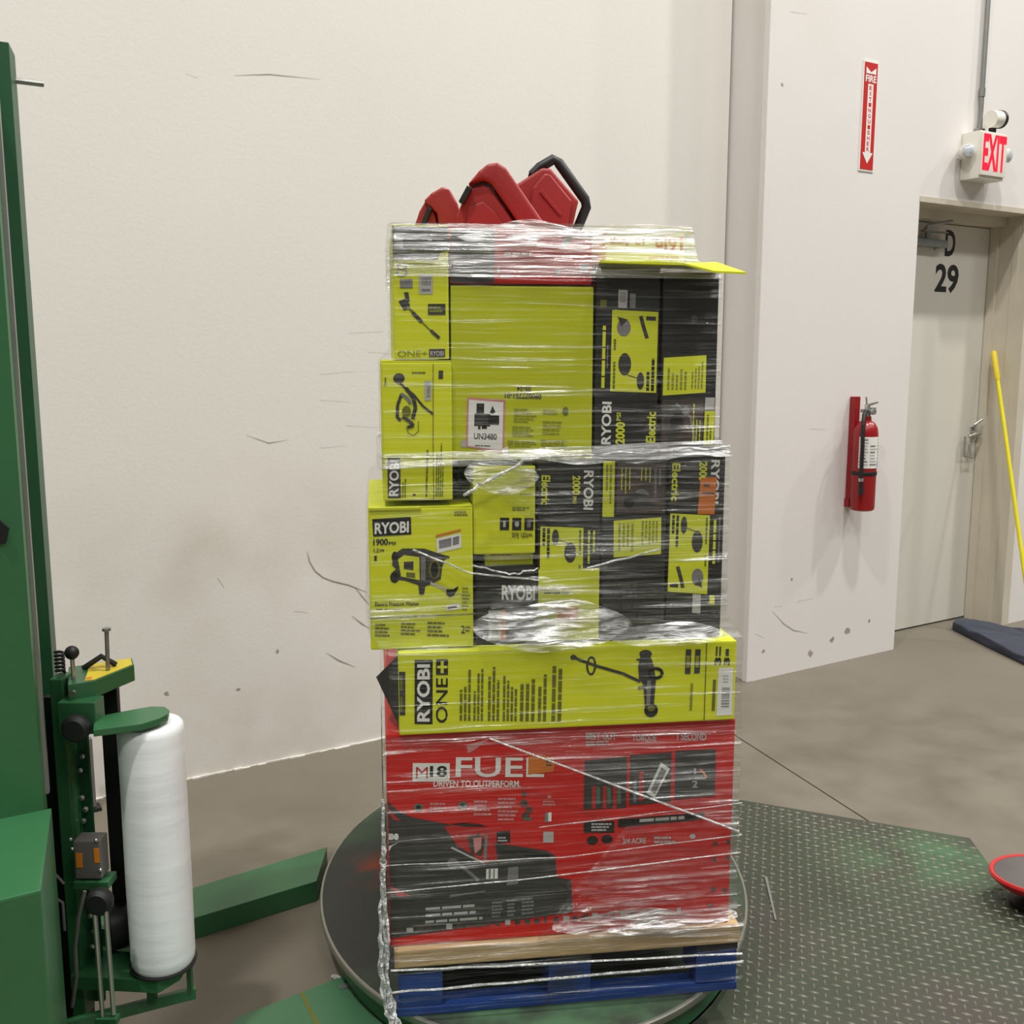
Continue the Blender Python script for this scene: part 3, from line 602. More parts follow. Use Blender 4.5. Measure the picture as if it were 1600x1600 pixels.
# ------------------------------------------------------------------ cartons
class Carton(Art):
    def __init__(s, name, label, u0, u1, z0, z1, v0, depth, m, quad, flaps=False, cat='carton', group=None):
        W, H = u1 - u0, z1 - z0
        root = empty(name, tuple(st(u0, v0, z0)), SA, label, cat, group)
        MB().box(0, 0, 0, W, depth, H, bev=.0035).build('carton_body', m, root)
        if flaps:
            for a_, b_ in ((.001, depth / 2 - .002), (depth / 2 + .002, depth - .001)): MB().box(.001, a_, H, W - .001, b_, H + .003, bev=.001).build('top_flap', m, root)
        super().__init__(root, W, H, quad)
DEP = .46
Q = dict(A=[(600, 1150), (1145, 1120), (1141.5, 1443), (613, 1476)], B=[(622, 1021), (1148, 1001), (1150, 1121), (624, 1153)], C=[(573, 789), (737, 787), (741, 1013), (581, 1026)], D=[(592, 563), (703, 563), (710, 781), (602, 783)],
         E=[(614, 350), (702, 350), (703, 556), (613, 555)], F=[(698, 448), (925, 444), (928, 711), (707, 722)], G=[(702, 355), (925, 358), (925, 443), (702, 447)], H=[(950, 362), (1069, 366), (1069, 405), (950, 402)],
         I1=[(928, 412), (1028, 408), (1030, 708), (932, 712)], I2=[(1033, 415), (1118, 420), (1122, 700), (1035, 703)], J1=[(838, 722), (937, 715), (938, 1005), (842, 1008)], J2=[(938, 715), (1040, 712), (1040, 1000), (940, 1003)],
         K=[(1041, 706), (1130, 702), (1131, 985), (1045, 995)], L=[(735, 728), (836, 724), (838, 865), (741, 868)], M=[(757, 862), (833, 860), (833, 882), (757, 884)], N=[(743, 885), (838, 880), (838, 1008), (743, 1012)])
GB = 'yellow and black tool cartons stacked on the pallet'
# A: large red mower carton
c = Carton('mower_carton', 'large red and black mower carton at the bottom of the stack on the pallet', -.014, .730, .257, .727, .012, .78, 'carton_red', Q['A'])
c.part('mower_picture').poly([(600, 1236), (606, 1250), (618, 1262), (640, 1273), (690, 1283), (725, 1290), (760, 1312), (850, 1326), (862, 1334), (866, 1368), (888, 1372), (892, 1424), (614, 1462)], 'ink_dark')
c.poly([(600, 1258), (610, 1265), (625, 1280), (612, 1276)], 'ink_red'); c.poly([(604, 1379), (625, 1386), (642, 1395), (622, 1396)], 'ink_red')
c.poly([(690, 1288), (730, 1284), (762, 1290), (772, 1340), (752, 1346), (735, 1332), (712, 1318)], 'ink_red')
c.poly([(726, 1304), (745, 1298), (754, 1312), (748, 1334), (732, 1330)], 'ink_brown'); c.poly([(735, 1306), (748, 1304), (747, 1322), (738, 1330)], 'ink_pink')
c.poly([(753, 1302), (757, 1300), (756, 1345), (751, 1340)], 'ink_grey'); c.poly([(757, 1300), (766, 1302), (773, 1340), (758, 1344)], 'ink_red')
c.poly([(770, 1296), (791, 1294), (792, 1312), (772, 1314)], 'ink_black'); c.lines(773, 1303, 790, 1312, 2, 'ink_light', seed=3)
c.stroke([(700, 1340), (722, 1352), (745, 1372)], 5, 'ink_grey'); c.stroke([(702, 1320), (730, 1334), (752, 1344)], 3, 'ink_light'); c.poly([(790, 1352), (805, 1350), (806, 1378), (788, 1380)], 'ink_grey')
c.ell(705, 1345, 9, 8, 'ink_grey'); c.poly([(700, 1284), (718, 1282), (745, 1284), (760, 1290), (772, 1294), (755, 1288), (720, 1288)], 'ink_black')
c.poly([(756, 1354), (774, 1353), (774, 1369), (756, 1370)], 'ink_white'); c.rect(760, 1354, 763, 1370, 'ink_grey'); c.rect(767, 1354, 769, 1369, 'ink_grey')
c.poly([(775, 1327), (820, 1326), (850, 1330), (856, 1336), (778, 1333)], 'ink_black')
c.poly([(702, 1394), (755, 1388), (755, 1390), (702, 1398)], 'ink_grey')
c.part('brand_mark').rect(641, 1191, 697, 1219, 'ink_white'); c.text('M', 646, 1197, 664, 1214, 'ink_red', bold=.0); c.text('18', 667, 1195, 693, 1212, 'ink_black', bold=.03)
c.part('brand_lettering').text('FUEL', 706, 1182, 842, 1212, 'ink_white', bold=.012); c.part('slogan_lettering').text('DRIVEN TO OUTPERFORM.', 673, 1217, 806, 1227, 'ink_white', bold=.02)
c.part('script_lettering').text('kee', 601, 1294, 622, 1308, 'ink_white', bold=.04); c.part('script_underline').poly([(601, 1318), (622, 1312), (612, 1318), (604, 1326)], 'ink_white')
c.part('bolt_mark').poly([(722, 1164), (760, 1152), (732, 1172), (724, 1176)], 'ink_pink')
c.part('orange_sticker').poly([(817, 1180), (842, 1178), (858, 1184), (857, 1203), (817, 1208)], 'ink_orange'); c.lines(845, 1185, 855, 1196, 2, 'ink_brown', seed=5)
c.part('printed_text')
for cx, cy in ((651, 1258), (718, 1255)): c.ell(cx, cy, 7, 6, 'ink_green'); c.ell(cx, cy, 4, 3, 'ink_black')
c.lines(668, 1250, 700, 1267, 3, 'ink_pink', seed=7); c.lines(735, 1246, 764, 1272, 4, 'ink_pink', seed=8); c.lines(772, 1242, 806, 1280, 6, 'ink_pink', seed=9)
for x, y, r_ in ((812, 1238, 4), (812, 1252, 6), (820, 1262, 5), (815, 1272, 6)): c.ell(x, y, r_, r_, 'ink_brown')
c.rect(811, 1274, 824, 1278, 'ink_green'); c.ell(851, 1242, 3, 3, 'ink_pink'); c.lines(841, 1247, 862, 1256, 2, 'ink_pink', seed=10); c.rect(845, 1266, 850, 1281, 'ink_grey'); c.rect(850, 1266, 855, 1280, 'ink_white')
c.rect(843, 1296, 859, 1313, 'ink_light')
c.lines(665, 1411, 760, 1442, 3, 'ink_light', seed=11, fill=.4, tilt=6); c.lines(766, 1405, 786, 1432, 5, 'ink_grey', seed=12, tilt=1); c.lines(790, 1402, 806, 1430, 5, 'ink_grey', seed=13, tilt=1); c.lines(812, 1399, 838, 1428, 5, 'ink_grey', seed=14, tilt=2)
for k in range(30):
    rr = random.Random(k); x = 622 + k * 15; y = 1464 - k * .9 - 12
    c.rect(x, y - 5 - 4 * rr.random(), x + 4 + 7 * rr.random(), y + 1, 'ink_brown' if rr.random() < .75 else 'ink_light')
c.part('feature_panel')
for q in ([(905, 1186), (972, 1179), (972, 1259), (905, 1262)], [(977, 1177), (1043, 1172), (1043, 1250), (977, 1255)], [(1049, 1170), (1114, 1167), (1114, 1240), (1049, 1246)]): c.poly(q, 'ink_dark')
for x in (918, 935, 951): c.poly([(x, 1226), (x + 5, 1225), (x + 6, 1260), (x, 1260)], 'ink_red'); c.poly([(x + 6, 1226), (x + 12, 1228), (x + 13, 1252), (x + 7, 1254)], 'ink_green')
c.rect(992, 1202, 999, 1248, 'ink_red'); c.rect(983, 1215, 988, 1250, 'ink_grey'); c.text('1', 1079, 1197, 1083, 1206, 'ink_light'); c.text('2', 1077, 1216, 1086, 1227, 'ink_light'); c.rect(1080, 1211, 1099, 1214, 'ink_light'); c.poly([(1087, 1196), (1094, 1200), (1102, 1211), (1098, 1211), (1090, 1201)], 'ink_orange')
c.part('printed_heading').text('BEST CUT', 906, 1143, 954, 1154, 'ink_light', bold=.03); c.lines(906, 1156, 960, 1164, 2, 'ink_light', seed=21, tilt=2); c.text('TORQUE', 979, 1146, 1018, 1157, 'ink_light', bold=.03); c.text('1 SECOND', 1051, 1142, 1098, 1154, 'ink_light', bold=.03)
c.rect(906, 1280, 954, 1298, 'ink_black'); c.lines(918, 1282, 950, 1296, 3, 'ink_light', seed=22); c.poly([(960, 1277), (1098, 1266), (1098, 1277), (960, 1290)], 'ink_black'); c.lines(994, 1275, 1068, 1283, 1, 'ink_light', seed=23, tilt=5, fill=.6)
c.ell(920, 1310, 9, 7, 'ink_black'); c.ell(943, 1308, 9, 7, 'ink_black'); c.text('3/4 ACRE', 968, 1307, 1005, 1316, 'ink_light', bold=.02, tilt=1); c.lines(1018, 1303, 1054, 1316, 2, 'ink_light', seed=25); c.ell(1080, 1304, 5, 4, 'ink_light')
for x, y in ((1113, 1313), (1134, 1310), (1112, 1338), (1134, 1336), (1112, 1386), (1130, 1388), (1108, 1412)): c.rect(x, y, x + 7, y + 6, 'ink_brown')
c.part('white_sticker').poly([(1004, 1236), (1026, 1188), (1041, 1198), (1017, 1243)], 'ink_white'); c.poly([(1010, 1233), (1027, 1196), (1035, 1201), (1018, 1237)], 'ink_grey')
c.done()
# B: long yellow carton
c = Carton('trimmer_carton', 'long flat yellow carton lying across the stack on top of the red carton', .013, .723, .730, .903, 0, .30, 'carton_yellow_hi', Q['B'], group=GB)
MB().raw([(-.001, .004, .02), (-.001, .20, .03), (-.045, .08, .10), (-.001, .01, .165)], [(0, 1, 2), (0, 2, 3), (1, 2, 3), (0, 1, 3)]).build('end_flap', 'carton_black', c.root)
c.part('brand_panel').rect(647, 1031, 674, 1134, 'ink_black'); c.part('brand_lettering').text('RYOBI', 650.5, 1038, 670, 1130, 'ink_white', 90, .03)
c.part('sub_brand').text('ONE', 679, 1060, 697, 1132, 'ink_black', 90, .012); c.rect(679, 1030, 697, 1055, 'ink_black'); c.rect(686, 1033, 690.5, 1052, 'ink_yellow'); c.rect(681, 1040.5, 696, 1044.5, 'ink_yellow')
c.part('end_print').poly([(623, 1050), (633, 1050), (633, 1120), (624, 1120)], 'ink_dark'); c.rect(625, 1056, 629, 1080, 'ink_olive'); c.rect(625, 1090, 629, 1114, 'ink_olive')
c.part('printed_text')
for x0, x1, yt, n, sd in ((714, 733, 1030, 3, 31), (735, 752, 1040, 3, 32), (757, 777, 1038, 3, 33), (780, 804, 1034, 4, 34), (806, 832, 1050, 3, 35), (834, 850, 1045, 2, 36), (855, 874, 1024, 2, 37)): c.lines(x0, yt, x1, 1128, n, 'ink_olive', 90, sd, .6)
c.text('3', 1113, 1026, 1124, 1038, 'ink_black', 90, .05); c.text('3', 1128, 1026, 1138, 1038, 'ink_black', 90, .05); c.lines(1113, 1006, 1124, 1024, 2, 'ink_dark', 90, 38); c.lines(1128, 1006, 1138, 1024, 1, 'ink_dark', 90, 39); c.rect(1112, 1060, 1117, 1108, 'ink_olive'); c.rect(1076, 1066, 1080, 1108, 'ink_olive_soft')
c.stroke([(1099, 1004), (1100.5, 1123)], 1.6, 'ink_olive')
c.part('product_picture').ring(917, 1040, 8, 15, 3.5, 'ink_dark'); c.stroke([(886, 1024), (896, 1030), (925, 1040), (968, 1052), (995, 1064)], 4.5, 'ink_dark'); c.ell(889, 1027, 5, 4, 'ink_dark')
c.poly([(994, 1024), (1008, 1020), (1016, 1040), (1020, 1062), (1018, 1104), (1004, 1104), (1000, 1068), (993, 1060), (991, 1040)], 'ink_dark'); c.ell(1002, 1021, 10, 6, 'ink_dark'); c.ring(1019, 1051, 13, 10, 5, 'ink_black'); c.ell(1014, 1108, 11, 11, 'ink_black'); c.ell(1014, 1105, 6, 5, 'ink_olive'); c.rect(1006, 1062, 1012, 1100, 'ink_grey')
c.stroke([(988, 1030), (1000, 1030)], 3, 'ink_dark'); c.stroke([(992, 1074), (1002, 1072)], 4, 'ink_dark'); c.rect(1066, 1014, 1075, 1052, 'ink_dark'); c.rect(1081, 1014, 1090, 1051, 'ink_dark'); c.rect(1067.5, 1024, 1073, 1042, 'ink_olive_soft'); c.rect(1082.5, 1024, 1088, 1042, 'ink_olive_soft')
c.part('barcode_label').poly([(1120, 1042), (1144, 1041), (1146, 1114), (1120, 1116)], 'ink_white'); c.part('barcode').bars(1127, 1072, 1140, 1104, 'ink_grey', 1, 4); c.lines(1128, 1052, 1138, 1066, 3, 'ink_light', 0, 5)
c.done({'barcode': 'barcode_label'})
# C: 1900 psi washer
c = Carton('washer_carton', 'yellow pressure washer carton with black brand panel at left of the stack', -.041, .168, .906, 1.196, .02, DEP, 'carton_yellow_hi', Q['C'], True, group=GB)
MB().box(.002, -.003, .286, .105, .03, .292, bev=.001).build('tape_flap', 'carton_yellow', c.root)
c.part('brand_panel').poly([(580, 806), (640, 802), (641, 831), (582, 835)], 'ink_black'); c.part('brand_lettering').text('RYOBI', 584, 812, 637, 831, 'ink_white', 0, .03, tilt=3)
c.part('printed_text').text('1900', 582, 838.5, 605, 850, 'ink_dark', 0, .04, 1); c.text('PSI', 606, 843, 617, 848.5, 'ink_dark', 0, .03); c.text('1.2', 583, 854, 591, 861, 'ink_dark', 0, .03); c.text('GPM', 592, 855, 599, 860, 'ink_dark', 0, .02); c.rect(584, 866, 588, 875, 'ink_dark')
c.text('Electric Pressure Washer', 586, 944, 655, 951, 'ink_dark', 0, .02, 3); c.lines(588, 954, 650, 958, 1, 'ink_olive', seed=41); c.lines(708, 793, 730, 802, 2, 'ink_olive', seed=42)
c.stroke([(577, 971.5), (741, 959)], 1.8, 'ink_olive')
c.lines(587, 979, 612, 1003, 4, 'ink_olive', seed=43); c.lines(627, 976, 657, 999, 4, 'ink_olive', seed=44); c.lines(668, 973, 706, 1000, 4, 'ink_olive', seed=45); c.text('2', 721, 979, 727, 992, 'ink_dark'); c.lines(728, 979, 736, 990, 2, 'ink_olive', seed=46); c.lines(722, 915, 735, 955, 7, 'ink_olive_soft', seed=47)
c.part('product_picture').poly([(612, 872), (616, 862), (628, 854), (662, 854), (686, 862), (702, 867), (694, 872), (690, 884), (688, 904), (674, 912), (664, 916), (662, 930), (655, 930), (653, 914), (632, 907), (613, 905), (610, 896), (618, 888), (612, 882)], 'ink_dark')
c.poly([(621, 872), (630, 865), (654, 868), (655, 906), (626, 900)], 'ink_yellow'); c.poly([(630, 876), (645, 875), (645, 890), (630, 888)], 'ink_dark'); c.poly([(634, 893), (648, 894), (648, 903), (634, 901)], 'ink_olive'); c.ell(616, 902, 7, 9, 'ink_black'); c.poly([(656, 866), (664, 868), (664, 906), (657, 906)], 'ink_grey'); c.ell(678, 888, 9, 16, 'ink_black'); c.ring(678, 888, 9, 16, 3, 'ink_olive')
c.stroke([(672, 910), (690, 918), (700, 924)], 4, 'ink_light'); c.poly([(697, 920), (708, 920), (715, 914), (716, 917), (709, 930), (702, 933), (697, 928)], 'ink_black'); c.stroke([(690, 866), (701, 868)], 4, 'ink_black'); c.ell(616, 868, 5, 9, 'ink_black')
c.part('barcode_label').poly([(680, 838), (719, 829), (720, 852), (682, 861)], 'ink_white'); c.part('orange_strip').poly([(679, 832), (719, 822), (719, 825), (679, 836)], 'ink_orange'); c.part('small_label').poly([(697, 946), (719, 942), (719, 952), (697, 956)], 'ink_white'); c.part('barcode').poly([(684, 841), (704, 836), (704, 850), (685, 854)], 'ink_grey'); c.poly([(706, 836), (716, 833), (716, 846), (706, 849)], 'ink_grey'); c.poly([(699, 949), (714, 946), (714, 950), (699, 953)], 'ink_brown')
c.done({'barcode': 'barcode_label'})
# D
c = Carton('washer_carton', 'upright yellow carton with hose wand picture above the black brand panel carton', -.010, .128, 1.211, 1.484, .02, DEP, 'carton_yellow_hi', Q['D'], True, group=GB)
c.part('brand_panel').poly([(606, 713), (626, 713), (629, 778), (609, 778)], 'ink_dark'); c.part('brand_lettering').text('RYOBI', 610, 717, 625, 775, 'ink_white', 90, .03)
c.part('printed_text').lines(630, 738, 637, 777, 2, 'ink_olive', 90, 51); c.lines(666, 700, 671, 776, 1, 'ink_olive', 90, 52); c.lines(682, 690, 695, 776, 4, 'ink_olive', 90, 53); c.text('1', 683, 576, 690, 589, 'ink_dark', 90, .04); c.lines(641, 577, 663, 582, 1, 'ink_olive', seed=54); c.stroke([(674, 566), (677, 690), (680, 781)], 1.2, 'ink_olive'); c.lines(598, 575, 602, 600, 1, 'ink_olive', 90, 55); c.rect(647, 771, 652, 774, 'ink_dark')
c.part('product_picture').ell(621, 588, 9, 8, 'ink_dark'); c.stroke([(618, 592), (630, 602), (645, 614), (660, 632), (676, 644)], 3.5, 'ink_dark'); c.stroke([(632, 603), (644, 618), (648, 634), (644, 652)], 6, 'ink_dark'); c.stroke([(626, 612), (620, 630), (620, 650), (626, 654)], 5, 'ink_dark'); c.stroke([(625, 612), (636, 620), (640, 628)], 5, 'ink_grey'); c.stroke([(628, 648), (640, 656), (646, 662), (636, 665)], 5, 'ink_dark'); c.ell(634, 640, 7, 9, 'ink_olive'); c.stroke([(634, 664), (638, 674), (646, 678), (653, 672), (653, 655)], 1.2, 'ink_olive')
c.part('barcode_label').poly([(661, 592), (672, 592), (672, 622), (662, 623)], 'ink_light'); c.part('barcode').bars(665, 597, 670, 618, 'ink_grey', 1, 3)
c.done({'barcode': 'barcode_label'})
# E
c = Carton('chainsaw_carton', 'tall yellow carton with dark top band at the upper left of the stack', .016, .124, 1.490, 1.745, .025, .40, 'carton_yellow_hi', Q['E'], group=GB)
c.part('dark_band').poly([(615, 352), (702, 352), (702, 388), (690, 391), (684, 402), (615, 403)], 'ink_dark'); c.rect(617, 369, 631, 375, 'ink_light'); c.rect(617, 379, 631, 385, 'ink_light'); c.ell(648, 388, 4, 3, 'ink_olive'); c.rect(670, 371, 676, 375, 'ink_light')
c.part('printed_text').text('CO', 619, 408, 637, 429, 'ink_grey', 90, .03); c.rect(625, 432, 645, 446, 'ink_grey'); c.rect(669, 470, 697, 487, 'ink_dark'); c.lines(671, 473, 695, 484, 2, 'ink_olive_soft', seed=61); c.text('ONE+', 619, 542, 667, 552, 'ink_olive_soft', 0, .01); c.lines(638, 408, 680, 411, 1, 'ink_olive_soft', seed=62)
c.part('brand_panel').rect(670, 540, 696, 553, 'ink_dark'); c.part('brand_lettering').text('RYOBI', 672, 543, 694, 551, 'ink_light', 0, .03)
c.part('product_picture').poly([(622, 466), (632, 462), (640, 470), (640, 478), (630, 480)], 'ink_dark'); c.poly([(631, 452), (638, 452), (640, 466), (634, 468)], 'ink_dark'); c.stroke([(636, 474), (646, 484)], 4, 'ink_olive'); c.stroke([(644, 483), (659, 498)], 6, 'ink_dark'); c.stroke([(659, 498), (674, 512)], 2, 'ink_olive'); c.stroke([(673, 511), (687, 523)], 5, 'ink_dark')
c.part('barcode_label').rect(655, 425, 677, 455, 'ink_light'); c.part('barcode').bars(659, 429, 674, 442, 'ink_grey', 0, 3); c.rect(659, 447, 673, 451, 'ink_grey')
c.done({'barcode': 'barcode_label', 'brand_lettering': 'brand_panel'})
# F
c = Carton('plain_carton', 'big plain yellow carton with white battery warning sticker in the middle of the stack', .128, .413, 1.288, 1.632, .03, DEP, 'carton_yellow', Q['F'], group=GB)
c.part('warning_sticker').poly([(728, 620), (788, 622), (788, 706), (728, 699)], 'ink_pink'); c.poly([(731, 624), (785, 626), (785, 702), (731, 697)], 'ink_white'); c.poly([(720, 688), (729, 688), (729, 699), (720, 699)], 'ink_light'); c.poly([(784, 700), (794, 695), (795, 717), (788, 714)], 'ink_white')
c.part('sticker_print').rect(743, 629, 755, 645, 'ink_black'); c.rect(740, 645, 765, 665, 'ink_dark'); c.rect(746, 660, 750, 670, 'ink_dark'); c.rect(752, 660, 760, 669, 'ink_black'); c.rect(762, 647, 779, 662, 'ink_black'); c.poly([(764, 643), (768, 632), (773, 642), (769, 645)], 'ink_black'); c.text('UN3480', 740, 676, 776, 686, 'ink_dark', 0, .03); c.lines(742, 694, 775, 698, 1, 'ink_grey', seed=71)
c.part('printed_text').text('05-24', 806, 600, 828, 608, 'ink_dark', 180, .03); c.text('090077751-01', 787, 611, 845, 619.5, 'ink_dark', 180, .03)
c.lines(802, 634, 838, 658, 5, 'ink_olive_soft', seed=72); c.lines(800, 662, 840, 680, 4, 'ink_olive_soft', seed=73); c.lines(793, 685, 840, 696, 3, 'ink_olive_soft', seed=74); c.lines(848, 634, 875, 644, 2, 'ink_olive_soft', seed=75); c.lines(848, 652, 890, 676, 4, 'ink_olive_soft', seed=76); c.lines(846, 682, 890, 694, 3, 'ink_olive_soft', seed=77); c.ell(884, 637, 5, 7, 'ink_olive')
c.done({'sticker_print': 'warning_sticker'})
# G
c = Carton('saw_carton', 'low red carton with grey-black end panel on the top layer of the stack', .128, .408, 1.636, 1.740, .03, .40, 'carton_red', Q['G'])
c.part('end_panel').rect(702, 356, 764, 445, 'ink_dark'); c.rect(764, 356, 771, 444, 'ink_brown'); c.part('printed_text').lines(786, 392, 840, 400, 1, 'ink_white', seed=81); c.lines(780, 430, 812, 436, 1, 'ink_light', seed=82); c.rect(775, 418, 779, 428, 'ink_light'); c.rect(868, 420, 874, 429, 'ink_light'); c.poly([(880, 368), (900, 366), (885, 380), (876, 384)], 'ink_grey'); c.rect(906, 410, 922, 420, 'ink_light'); c.lines(895, 364, 945, 372, 1, 'ink_pink', seed=83)
c.done()
# H
c = Carton('saw_box', 'low white box with upside-down red lettering on the top right of the stack', .44, .603, 1.6835, 1.741, .05, .30, 'carton_white', Q['H'])
c.part('printed_text').text('16in.', 1018, 371, 1066, 392, 'ink_red', 180, .03); c.text('12', 993, 372, 1008, 381, 'ink_red', 180, .03); c.text('Amp', 957, 370, 988, 382, 'ink_red', 180, .03); c.lines(1015, 396, 1066, 402, 1, 'ink_pink', seed=84); c.done()
def access_panel(c, x0, y0, x1, y1, fl=1):
    """yellow panel with four small accessory pictures; fl = -1 turns the sheet over"""
    w_, h_ = x1 - x0, y1 - y0
    def X(f): return x0 + w_ * (f if fl > 0 else 1 - f)
    def Y(f): return y0 + h_ * (f if fl > 0 else 1 - f)
    c.part('accessory_panel').rect(x0, y0, x1, y1, 'ink_yellow')
    c.part('accessory_picture').ell(X(.30), Y(.66), w_ * .14, h_ * .14, 'ink_dark'); c.stroke([(X(.36), Y(.79)), (X(.66), Y(.84))], 1.5, 'ink_dark'); c.ell(X(.65), Y(.86), w_ * .08, h_ * .11, 'ink_dark')
    c.ell(X(.26), Y(.21), w_ * .15, h_ * .11, 'ink_grey'); c.poly([(X(.12), Y(.08)), (X(.34), Y(.11)), (X(.2), Y(.2))], 'ink_dark'); c.stroke([(X(.62), Y(.06)), (X(.68), Y(.18)), (X(.77), Y(.33))], 6, 'ink_dark'); c.rect(min(X(.74), X(.95)), min(Y(.06), Y(.11)), max(X(.74), X(.95)), max(Y(.06), Y(.11)), 'ink_dark')
    r0 = 90 if fl > 0 else -90
    c.part('accessory_text').lines(min(X(.76), X(.97)), min(Y(.54), Y(.98)), max(X(.76), X(.97)), max(Y(.54), Y(.98)), 2, 'ink_black', r0, 91, .62); c.lines(min(X(.03), X(.12)), min(Y(.30), Y(.49)), max(X(.03), X(.12)), max(Y(.30), Y(.49)), 1, 'ink_olive', r0, 92); c.lines(min(X(.03), X(.12)), min(Y(.62), Y(.97)), max(X(.03), X(.12)), max(Y(.62), Y(.97)), 1, 'ink_olive', r0, 93)
SUBP = {'accessory_picture': 'accessory_panel', 'accessory_text': 'accessory_panel'}
# I1
c = Carton('washer_carton', 'black carton with yellow accessory panel below the folded-out yellow flap', .418, .549, 1.300, 1.676, .03, DEP, 'carton_black', Q['I1'], group=GB)
access_panel(c, 954, 482, 1026, 611); c.part('printed_text').lines(939, 494, 946, 606, 1, 'ink_yellow', 90, 95, .7); c.lines(947, 520, 950, 575, 1, 'ink_grey', 90, 96); c.rect(935, 467, 945, 478, 'ink_olive'); c.rect(930, 418, 941, 434, 'ink_olive')
c.text('2000', 964, 660, 979, 696, 'ink_yellow', 90, .04); c.text('PSI', 965, 645, 972, 658, 'ink_yellow', 90, .02); c.text('Electric', 1012, 642, 1027, 692, 'ink_yellow', 90, .03)
c.part('brand_lettering').text('RYOBI', 942, 628, 957, 697, 'ink_white', 90, .03); c.part('barcode_label').rect(963, 450, 977, 478, 'ink_light'); c.bars(965, 454, 975, 470, 'ink_grey', 1, 4); c.rect(981, 455, 990, 478, 'ink_grey')
c.done(SUBP)
# the flap of that carton, folded out over the top right
fo = MB(); fl_pts = [(.42, .10, 1.682), (.675, .16, 1.682), (.660, .02, 1.682), (.688, -.075, 1.655), (.63, -.062, 1.658), (.585, -.012, 1.676), (.42, -.004, 1.680)]
f1 = [Vector(p) for p in fl_pts]
vs = [p - Vector((.418, .03, 1.300)) for p in f1]; vs += [p - Vector((0, 0, .004)) for p in vs]
n = len(f1); fs = [tuple(range(n)), tuple(range(n, 2 * n))[::-1]] + [(i, (i + 1) % n, n + (i + 1) % n, n + i) for i in range(n)]
fo.raw(vs, fs).build('open_flap', 'carton_yellow_hi', c.root)
# I2
c = Carton('washer_carton', 'black carton with plain yellow specification panel at the top right of the stack', .555, .671, 1.308, 1.662, .03, DEP, 'carton_black', Q['I2'], group=GB)
c.part('specification_panel').poly([(1037, 553), (1103, 550), (1104, 610), (1037, 615)], 'ink_yellow'); c.part('specification_text').lines(1042, 560, 1075, 606, 5, 'ink_olive_soft', 90, 101); c.lines(1080, 556, 1100, 604, 4, 'ink_olive_soft', 90, 102)
c.part('product_picture').rect(1037, 622, 1102, 697, 'ink_brown'); c.poly([(1044, 630), (1060, 622), (1076, 640), (1070, 672), (1048, 690), (1040, 660)], 'ink_dark'); c.ell(1060, 660, 10, 16, 'ink_black'); c.stroke([(1058, 628), (1082, 650), (1090, 690)], 4, 'ink_grey'); c.ell(1074, 640, 6, 8, 'ink_grey'); c.lines(1084, 626, 1100, 690, 3, 'ink_yellow', 90, 103, .3); c.rect(1050, 470, 1085, 545, 'ink_black'); c.ell(1082, 492, 5, 7, 'ink_brown')
c.part('side_strip').rect(1104, 640, 1120, 696, 'ink_yellow'); c.rect(1104, 618, 1119, 638, 'ink_light'); c.lines(1107, 645, 1117, 692, 2, 'ink_olive', 90, 104); c.done({'specification_text': 'specification_panel'})
# J1
c = Carton('washer_carton', 'black carton in the middle row with white lettering reading downward and yellow base', .303, .432, .906, 1.284, .03, DEP, 'carton_black', Q['J1'], group=GB)
c.part('brand_lettering').text('RYOBI', 910, 731, 926, 793, 'ink_white', -90, .03); c.part('printed_text').text('Electric', 843, 742, 857, 788, 'ink_yellow', -90, .03); c.text('2000', 892, 740, 905, 770, 'ink_yellow', -90, .04); c.text('PSI', 893, 773, 899, 784, 'ink_yellow', -90, .02); c.lines(916, 826, 932, 884, 2, 'ink_yellow', -90, 111, .4)
access_panel(c, 843, 822, 911, 940, -1); c.part('yellow_base').poly([(841, 890), (938, 886), (938, 1003), (842, 1006)], 'ink_yellow'); c.lines(850, 925, 900, 930, 1, 'ink_dark', seed=112); c.part('orange_sticker').rect(872, 950, 905, 972, 'ink_orange'); c.lines(850, 955, 870, 995, 4, 'ink_light', 0, 113); c.done(SUBP)
# J2
c = Carton('washer_carton', 'black carton with product picture and yellow specification panel in the middle row', .436, .572, .906, 1.290, .03, DEP, 'carton_black', Q['J2'], group=GB)
c.part('side_strip').rect(939, 719, 957, 806, 'ink_yellow'); c.lines(942, 725, 954, 800, 2, 'ink_olive_soft', -90, 121); c.part('product_picture').rect(961, 722, 1036, 800, 'ink_brown'); c.ell(1000, 772, 12, 10, 'ink_grey'); c.poly([(972, 776), (990, 768), (1012, 772), (1020, 790), (980, 796)], 'ink_dark'); c.ell(980, 785, 8, 8, 'ink_black'); c.lines(965, 730, 984, 776, 3, 'ink_yellow', -90, 122, .25); c.lines(996, 728, 1016, 768, 3, 'ink_yellow', -90, 123, .25); c.lines(1018, 730, 1032, 775, 2, 'ink_grey', -90, 124)
c.part('specification_panel').poly([(957, 812), (1032, 806), (1033, 864), (958, 870)], 'ink_yellow'); c.part('specification_text').lines(963, 816, 990, 862, 4, 'ink_olive_soft', -90, 125); c.lines(1000, 812, 1028, 860, 5, 'ink_olive_soft', -90, 126); c.part('printed_text').lines(942, 905, 1030, 990, 5, 'ink_dark', 0, 127); c.done({'specification_text': 'specification_panel'})
